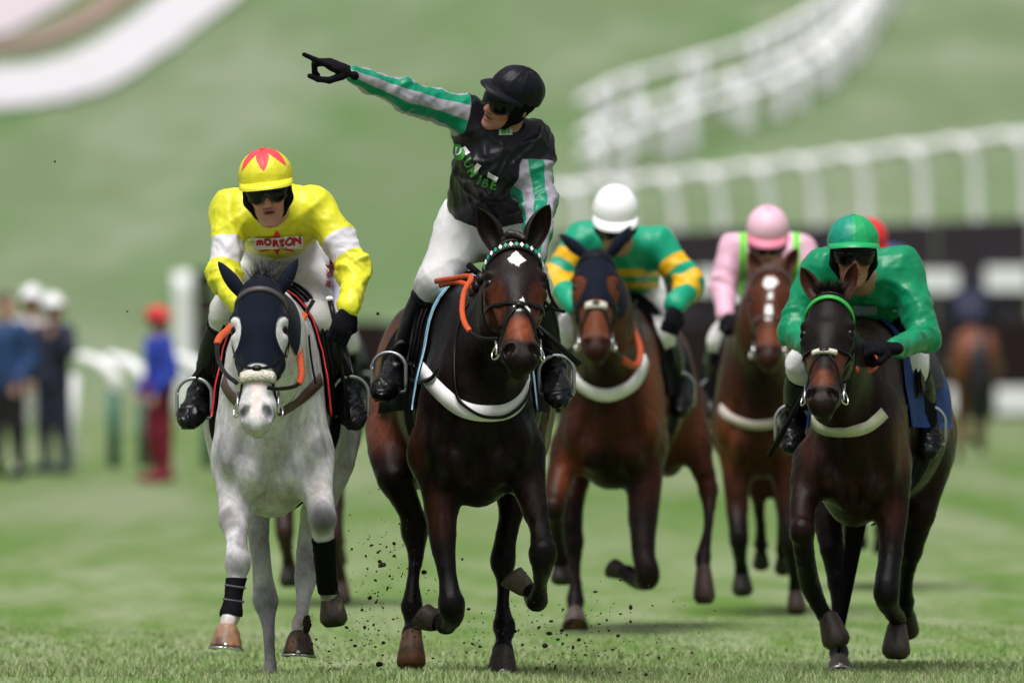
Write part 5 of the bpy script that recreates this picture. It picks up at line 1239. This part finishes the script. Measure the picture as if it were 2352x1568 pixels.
strap = MB(); strap.add(*strap_px(c4, [(1300, 822), (1314, 858), (1346, 893), (1396, 908), (1446, 888), (1470, 858), (1483, 824)], .056, .004)); bgo = strap.mk('breast_girth', M['white_web'], c4['root']); v, f = strap_px(c4, [(1314, 858), (1346, 893), (1396, 908), (1446, 888), (1470, 858), (1480, 832)], .024, .002, lift=.0015, ends=(.42, 58)); mk('girth_strap', v, f, M['black_leather'], bgo)
saddle_set(c4, M['black_cloth'], None, th=(90, 90), y=(.34, 1.05))
rein(c4, [(1462, 690, .1), (1450, 740, 0), (1470, 800, -.1), (1460, 840, -.2), (1420, 815, -.5), (1398, 778, -.68)], (.2, .75), .012)
WJ = J_of(6.6, head=(1414, 508, .14), neck=(1418, 552, .28), chest=(1424, 585, .48), pelvis=(1436, 668, .88), sR=(1338, 552, .40), eR=(1276, 640, .32), wR=(1326, 712, .10),
    sL=(1512, 562, .42), eL=(1582, 652, .34), wL=(1552, 706, .18), hR=(1390, 680, .84), hL=(1478, 680, .84), kR=(1302, 765, .46), kL=(1512, 770, .46), aR=(1284, 880, .68), aL=(1560, 880, .68), tR=(1280, 935, .50), tL=(1562, 945, .50))
def silks_hoops(V, N, par, J):
    m0 = np.full(len(V), -.2)
    for s in 'RL':
        for seg, a, b in (('u', .42, .66), ('u', .86, 1.1), ('f', .14, .38)): m0 = np.maximum(m0, band(par, s, seg, a, b, .25, .11))
    tz = (V - J['chest']) @ nrm(J['pelvis'] - J['chest']); arm = np.min([par[k][1] for k in ('uR', 'uL', 'fR', 'fL')], 0)
    z = V[:, 2] - J['chest'][2]; tor = np.maximum(.016 - np.abs(z + .08), .014 - np.abs(z + .135)); m0 = np.maximum(m0, np.minimum(tor, arm - .115))
    return dict(m0=m0), silk('green_gold_silk', (.006, .30, .17), [('m0', (.72, .40, .01), 200)], .4)
j4 = person(dict(J=WJ, base=c4['p'](1430, 0, .8) * A(1, 1, 0) + A(0, 0, 1.3), head=(0, -36, 0), hsz=.97, label='jockey in green silks with gold hoops and a white cap', seed=41, silks=silks_hoops, cap=(M['white_plastic'], None), vox=.011, fine=False, arm=(.078, .064, .048), crease=.012, hem=.15, collar=False,
    hands=dict(R=((.5, -1, -.2), (-.3, -.3, 1), 'fist', 1), L=((-.2, -.6, -1), (.4, -1, .2), 'fist', -1))))
for s, k in ((-1, 'R'), (1, 'L')): stirrup(c4, s, WJ['a' + k], WJ['t' + k], c4['p'](1420 + s * 80, 800, .6))

# ---- 5 chestnut bay with a broad star, pink silks
def coat_pink(V, N, c):
    H, p = c['H'], c['p']; col = blobs(V, (.042, .014, .0075), [(p(1745, 880, -.1), (.10, .4, .24), (.009, .005, .004), .8), (p(1670, 1000, .2), (.08, .4, .22), (.15, .045, .016), .8), (p(1810, 1010, .2), (.08, .4, .22), (.12, .034, .014), .8)])
    hb = blobs(V, (.075, .022, .012), [(H(0, -.03, .45), (.07, .07, .06), (.13, .036, .013), .9), (H(0, -.05, .57), (.12, .12, .075), (.010, .009, .009), 1.)])
    k = c['hm'][:, None]; col = col * (1 - k) + hb * k; k = (sstep(.58, .40, V[:, 2]) * (c['hm'] < .1))[:, None]; return col * (1 - k) + A(.0075, .006, .0062) * k
PNK = dict(Y=10, cx=1742, hw=104, withers=(1750, 715), bot=1092, rump=(1748, 730, 118, 1060), vox=.014, dark=(.07, .022, .012),
    poll=(1772, 604, -.42), tip=(1764, 824, -.85), yaw=-2, neck=(1755, 745, -.12), ears=[(1738, 612, 1720, 576), (1812, 608, 1832, 570)], ear_w=.038,
    label='reddish bay horse with a white star and snip, under the pink jockey', coat=coat_pink,
    legs=[dict(j=[(1690, 1010, .15, 42), (1692, 1090, .06, 34), (1693, 1165, .02, 26), (1697, 1238, -.06, 22), (1701, 1290, .06, 16), (1704, 1318, .12, 19)], knee=[3], dome=True, h=((1704, 1318, .12), (1706, 1368, .10), 27, (0, -1, -.1))),
          dict(j=[(1800, 1010, .15, 42), (1806, 1090, .06, 34), (1812, 1170, 0, 26), (1817, 1250, -.06, 21), (1824, 1315, .06, 15), (1828, 1360, .12, 18)], knee=[3], dome=True, h=((1828, 1356, .12), (1830, 1410, .10), 25, (0, -1, -.1)), hc=(.06, .035, .03)),
          dict(j=[(1700, 960, 1.2, 48), (1722, 1060, 1.1, 34), (1740, 1130, 1.1, 20), (1746, 1190, 1.2, 13), (1748, 1250, 1.35, 16), (1748, 1265, 1.4, 14)], h=((1748, 1265, 1.4), (1748, 1292, 1.45), 20, (0, -.5, -1))),
          dict(j=[(1785, 960, 1.2, 48), (1790, 1060, 1.1, 34), (1794, 1130, 1.1, 20), (1796, 1190, 1.2, 13), (1798, 1260, 1.35, 16), (1798, 1275, 1.4, 14)], h=((1798, 1275, 1.4), (1798, 1304, 1.45), 20, (0, -.5, -1)))])
c5 = horse(PNK); H = c5['H']
hair_patch(c5, 'star_marking', [(-.02, .10), (.015, .10), (.035, .125), (.022, .15), (.012, .175), (-.012, .18), (-.030, .155), (-.030, .12)], .012, 6, .004)
hair_patch(c5, 'stripe_marking', [(-.008, .20), (.012, .20), (.014, .235), (-.008, .24)], .012, 7, .004)
hair_patch(c5, 'snip_marking', [(-.018, .27), (.008, .265), (.014, .32), (.004, .365), (-.016, .36), (-.022, .31)], .012, 8, .004)
bridle(c5, dict(leather='brown_leather', cross=False))
strap = MB(); strap.add(*strap_px(c5, [(1654, 936), (1675, 958), (1720, 974), (1765, 974), (1800, 960), (1822, 938)], .042, .004)); strap.mk('breast_girth', mat('pale_web', (.46, .40, .36), .6, .3, noise=(25, .1)), c5['root'])
saddle_set(c5, M['black_cloth'], None, th=(90, 90), y=(.34, 1.05))
KJ = J_of(10, head=(1763, 548, .14), neck=(1765, 592, .30), chest=(1766, 602, .50), pelvis=(1766, 680, .88), sR=(1692, 574, .42), eR=(1660, 655, .36), wR=(1668, 728, .20),
    sL=(1838, 576, .42), eL=(1868, 655, .34), wL=(1836, 735, .10), hR=(1728, 690, .84), hL=(1804, 690, .84), kR=(1660, 782, .46), kL=(1852, 785, .46), aR=(1642, 895, .68), aL=(1872, 885, .68), tR=(1636, 950, .52), tL=(1876, 940, .52))
def silks_pink(V, N, par, J):
    lat = nrm(J['sL'] - J['sR']); x = (V - J['chest']) @ lat; m0 = .017 - np.abs(np.abs(x) - .125); arm = np.min([par[k][1] for k in ('fR', 'fL')], 0)
    return dict(m0=np.minimum(m0, arm - .085)), silk('pink_silk', (.72, .42, .56), [('m0', (.16, .66, .06), 200)], .42)
M['pink_cap'] = mat('pink_cap', (.74, .46, .58), .45, .35, noise=(8, .05))
j5 = person(dict(J=KJ, base=c5['p'](1766, 0, .8) * A(1, 1, 0) + A(0, 0, 1.3), head=(0, -36, 0), hsz=.95, label='jockey in pale pink silks and pink cap with lime green stripes', seed=51, silks=silks_pink, cap=(M['pink_cap'], None), peak_mat=mat('pink_peak', (.66, .20, .30), .45, .3), vox=.011, fine=False, arm=(.076, .060, .046), hem=.15, collar=False,
    hands=dict(R=((.3, -1, -.3), (-.3, -.3, 1), 'fist', 1), L=((-.3, -1, -.3), (.3, -.3, 1), 'fist', -1))))
for s, k in ((-1, 'R'), (1, 'L')): stirrup(c5, s, KJ['a' + k], KJ['t' + k], c5['p'](1750 + s * 75, 800, .6))

# ---- runners further back: copies of the last pair with their own colours
def copy_tree(o, parent=None, swap=None):
    n = o.copy(); COL.objects.link(n); n.parent = parent
    if swap and o.type == 'MESH' and o.name.split('.')[0] in swap: n.data = o.data.copy(); n.data.materials.clear(); n.data.materials.append(swap[o.name.split('.')[0]])
    for ch in list(o.children): copy_tree(ch, n, swap)
    return n
hroot, jroot = c5['root'], j5['root']
dkcoat = mat('dark_bay_coat', (.030, .012, .010), .45, .3, noise=(20, .3)); redc = mat('red_cap', (.62, .02, .03), .45, .35, noise=(8, .06)); bluej = mat('blue_silk', (.03, .035, .12), .4, .4, bump=(30, .3, .01)); lil = mat('lilac_white_silk', (.42, .41, .53), .45, .35, bump=(30, .3, .01)); nav = mat('navy_coat', (.022, .024, .05), .7, .25, noise=(10, .2)); bayc = mat('plain_bay_coat', (.16, .05, .022), .5, .3, noise=(14, .3)); greyb = mat('pale_grey_cloth', (.35, .36, .45), .7, .2)
def runner(dx, dy, rot, hl, jl, hs, js, scale=1.0, jx=0):
    for src, lab, sw in ((hroot, hl, hs), (jroot, jl, js)):
        n = copy_tree(src, None, sw); n['label'] = lab; off = Vector(hroot.location)
        loc = Vector(src.location) - off; loc = Matrix.Rotation(rot, 4, 'Z') @ loc * scale; n.location = off + loc + Vector((dx + (jx if src is jroot else 0), dy, 0)); n.rotation_euler.z = rot; n.scale = (scale,) * 3
        for ch in list(n.children):
            if ch.name.split('.')[0] in ('star_marking', 'stripe_marking', 'snip_marking'): bpy.data.objects.remove(ch)
runner((700 - 1742) * 54 / F, 2.0, 0, 'dark horse half hidden behind the grey horse', 'rider in lilac white silks hidden behind the yellow jockey', dict(body=dkcoat), dict(jacket=lil, helmet=lil, peak=lil, button=lil), 1.0, -.05)
runner(.64, 5.4, 0, 'dark horse almost hidden behind the green jockey\'s horse', 'rider in a red cap showing behind the green jockey', dict(body=dkcoat), dict(jacket=bluej, helmet=redc, peak=redc, button=redc))
runner((2240 - 1176) * 121 / F - float(hroot.location.x), 78 - 10.6, math.radians(180), 'bay horse with a dark tail seen from behind at the right edge', 'rider in a dark coat on the far bay horse at the right edge', dict(body=bayc), dict(jacket=nav, helmet=nav, peak=nav, button=nav, breeches=nav), 1.02)
# its long dark tail
X_, Y_ = (2240 - 1176) * 121 / F, 78.0
far = [o for o in COL.objects if o.get('label', '').startswith('bay horse with a dark tail')][0]
bpy.context.view_layer.update()
pts = [A(X_, Y_ - .75, 1.38), A(X_, Y_ - .92, 1.15), A(X_ + .02, Y_ - .95, .8), A(X_, Y_ - .92, .45)]
v, f = tube(spline(pts, 5), [.09, .13, .15, .09], 10); tl = mk('tail', v, f, M['hair'], None, col=np.tile(A(.012, .011, .014), (len(v), 1)))
tl.parent = far; tl.matrix_parent_inverse = far.matrix_world.inverted()

# ---- bystanders on the left
def stander(x, yf, h, lab, jm, bm, capm=None, hand_up=False, skin=(.45, .25, .19), face=0, w=1.0):
    D = CAMH * F / (yf - CY); s = h / 1.72; b = P(x, yf, D - D0); Jp = lambda dx, z, dy=0: b + A(dx * w + dy * math.sqrt(max(0, 1 - w * w)), dy * w - dx * math.sqrt(max(0, 1 - w * w)), z) * s
    J = dict(head=Jp(0, 1.60), neck=Jp(0, 1.45), chest=Jp(0, 1.28), pelvis=Jp(0, .95), sR=Jp(-.19, 1.38), sL=Jp(.19, 1.38), eR=Jp(-.27, 1.10, .05), eL=Jp(.27, 1.10, .05), wR=Jp(-.20, .92, -.15), wL=Jp(.22, .90, -.12), hR=Jp(-.09, .92), hL=Jp(.09, .92), kR=Jp(-.10, .50, -.02), kL=Jp(.11, .50, .02), aR=Jp(-.11, .09, .02), aL=Jp(.13, .09, .05), tR=Jp(-.14, .05, -.15), tL=Jp(.16, .05, -.13))
    if hand_up: J['eL'] = Jp(.34, 1.22, -.1); J['wL'] = Jp(.22, 1.46, -.2)
    j = person(dict(J=J, base=b, head=(face, 0, 0), label=lab, seed=int(x), jacket_mat=jm, breech_mat=bm, cap=(capm, None) if capm else None, goggles=False, vox=.014, fine=False, size=s, skin=skin, thigh=(.105, .085, .075), arm=(.085, .075, .06), loose=1.12, hem=-.15, hands=dict(R=((0, -.3, -1), (-1, 0, 0), 'fist', 1), L=((0, -.3, -1), (1, 0, 0), 'fist', -1)), boot_mat=bm, glove_mat=M['pskin'], glove_name='hand'))
    if not capm:
        B = Body(.012); R = j['hr']; B.ell(J['head'] + R @ (A(0, -.02, .045) * s), A(.083, .10, .088) * s, R, .02); v, f = B.build(1); mk('hair', v, f, M['hair'], j['root'], col=np.tile(A(.03, .02, .016), (len(v), 1)))
    return j
M['pskin'] = mat('plain_skin', (.48, .26, .20), .5, .3)
M['denim'] = mat('dark_trousers', (.025, .022, .026), .8, .2, noise=(8, .2)); M['whitetr'] = mat('white_trousers', (.70, .69, .71), .7, .2, noise=(8, .06)); M['redtr'] = mat('dark_red_trousers', (.19, .018, .036), .7, .2, noise=(8, .12)); M['blueco'] = mat('blue_coat', (.022, .055, .15), .7, .2, noise=(8, .15)); M['royal'] = mat('royal_blue_jacket', (.02, .045, .36), .6, .3, noise=(8, .1)); M['orange'] = mat('orange_top', (.55, .13, .03), .7, .2); M['cream'] = mat('pale_top', (.62, .55, .54), .7, .2, noise=(8, .1))
stander(14, 1104, 1.72, 'bystander in a blue coat and dark trousers at the left edge', M['blueco'], M['denim'], w=.8, face=30)
stander(74, 1088, 1.78, 'bystander in white with a white cap between the two dark coats', M['cream'], M['whitetr'], M['white_plastic'])
stander(122, 1092, 1.70, 'bystander in a navy coat and trousers with a white cap', nav, nav, M['white_plastic'], True, w=.7, face=40)
stander(365, 1112, 1.56, 'bystander in a red cap, blue jacket and dark red trousers', M['royal'], M['redtr'], redc, w=.35, face=60)
# ------------------------------------------------------------ turf kicked up by the hooves
M['clod'] = mat('wet_soil', (.030, .018, .013), .9, .2, noise=(60, .5), bump=(90, .8, .006))
def clod_mesh(seed, r=1.0):
    rr = np.random.default_rng(seed); v, f = lobe((0, 0, 0), A(1, 1, 1), None, 8, 5); v = np.array(v); v *= (1 + .9 * waves(v, seed, 2.6, 3) + rr.normal(0, .16, len(v)))[:, None] * rr.uniform(.5, 1.1, 3); me = bpy.data.meshes.new('clod'); me.from_pydata([tuple(q) for q in v], [], f); me.materials.append(M['clod']); return me
cms = [clod_mesh(i) for i in range(6)]
big = [(878, 1297, 12), (905, 1248, 5), (853, 1252, 6), (868, 1268, 5), (890, 1350, 6), (862, 1332, 7), (850, 1372, 6), (895, 1322, 4), (858, 1434, 6), (880, 1395, 4), (1275, 1532, 6), (1292, 1478, 5), (1302, 1458, 4), (1330, 1468, 5), (1292, 1500, 4), (1398, 1447, 5), (1545, 1488, 4), (1380, 1408, 4), (1238, 1440, 6), (1200, 1480, 4), (1258, 1560, 5), (1445, 1535, 4), (1085, 1478, 5), (1072, 1498, 4), (796, 1440, 6), (868, 720, 4), (292, 715, 4), (126, 371, 4), (758, 1560, 4), (775, 1535, 4), (830, 1545, 4), (1490, 1345, 4)]
rr = np.random.default_rng(3)
for i, (x, y, r) in enumerate(big):
    o = bpy.data.objects.new('clod', cms[i % 6]); Yc = rr.uniform(-1.6, .2); o.location = P(x, y, Yc); o.rotation_euler = rr.uniform(0, 6, 3); s = 1.0 * r * (D0 + Yc) / F; o.scale = (s * rr.uniform(.8, 1.5), s, s * rr.uniform(.6, 1.0))
    put(o, None, 'small dark clod of soil flying above the turf', 'clod', 'clods of soil thrown up by the hooves')
mb = MB()
for i in range(620):
    if i < 240: x, y = rr.normal(870, 60), rr.normal(1380, 120)
    elif i < 560: x, y = rr.normal(1290, 150), rr.normal(1475, 65)
    else: x, y = rr.normal(760, 60), rr.normal(1500, 40)
    if y > 1562: continue
    Yc = rr.uniform(-1.8, .4); q = P(x, y, Yc); r = rr.exponential(.0018) + .0012; v, f = lobe(q, A(rr.uniform(.6, 1.6), 1, rr.uniform(.5, 1.2)) * r, None, 5, 3); mb.add(v, f)
mb.mk('soil_spray', M['clod'], kind='stuff', label='spray of fine dark soil specks around the hooves', cat='soil', smooth=True)
mb = MB(); cc = []
for i in range(150):
    x, y = (rr.normal(870, 80), rr.normal(1400, 110)) if i < 60 else (rr.normal(1270, 160), rr.normal(1490, 55))
    if y > 1562: continue
    q = P(x, y, rr.uniform(-1.6, .3)); d = nrm(rr.normal(size=3)) * rr.uniform(.006, .022); s = nrm(np.cross(d, A(0, 1, 0))) * .0012; m_ = q + d * .5 + nrm(rr.normal(size=3)) * .004
    mb.add([q - s, q + s, m_ + s, m_ - s, q + d], [(0, 1, 2, 3), (3, 2, 4)]); cc += [(.07, .10, .03) if rr.uniform() < .5 else (.045, .035, .02)] * 5
mk('torn_grass', mb.V, mb.F, M['blade'], None, smooth=False, col=np.array(cc), kind='stuff', label='torn shreds of grass flying round the hooves', cat='grass')
# torn tuft on the grey's hind hoof
tf = thing('grass_tuft', P(697, 1430, -1.1), 'torn tuft of grass and roots stuck above the grey horse\'s hoof', 'grass tuft')
v, f = lobe(P(706, 1432, -1.05), A(.014, .014, .034)); v = np.array(v) ; v += (waves(v, 5, 160, 3) * .02)[:, None] * A(1, .3, .6); mk('roots', v, f, M['clod'], tf)
mb = MB(); cc = []
for i in range(60):
    b = P(704, 1432, -1.05); g = i < 34; d = nrm(A(-.9, -.2, .0) + rr.normal(size=3) * .6) if g else nrm(rr.normal(size=3)); L = rr.uniform(.025, .06); s = nrm(rr.normal(size=3)) * .0016
    mb.add([b - s, b + s, b + d * L], [(0, 1, 2)]); cc += [(.12, .22, .05) if g else (.06, .025, .018)] * 3
mk('blades', mb.V, mb.F, M['blade'], tf, smooth=False, col=np.array(cc))
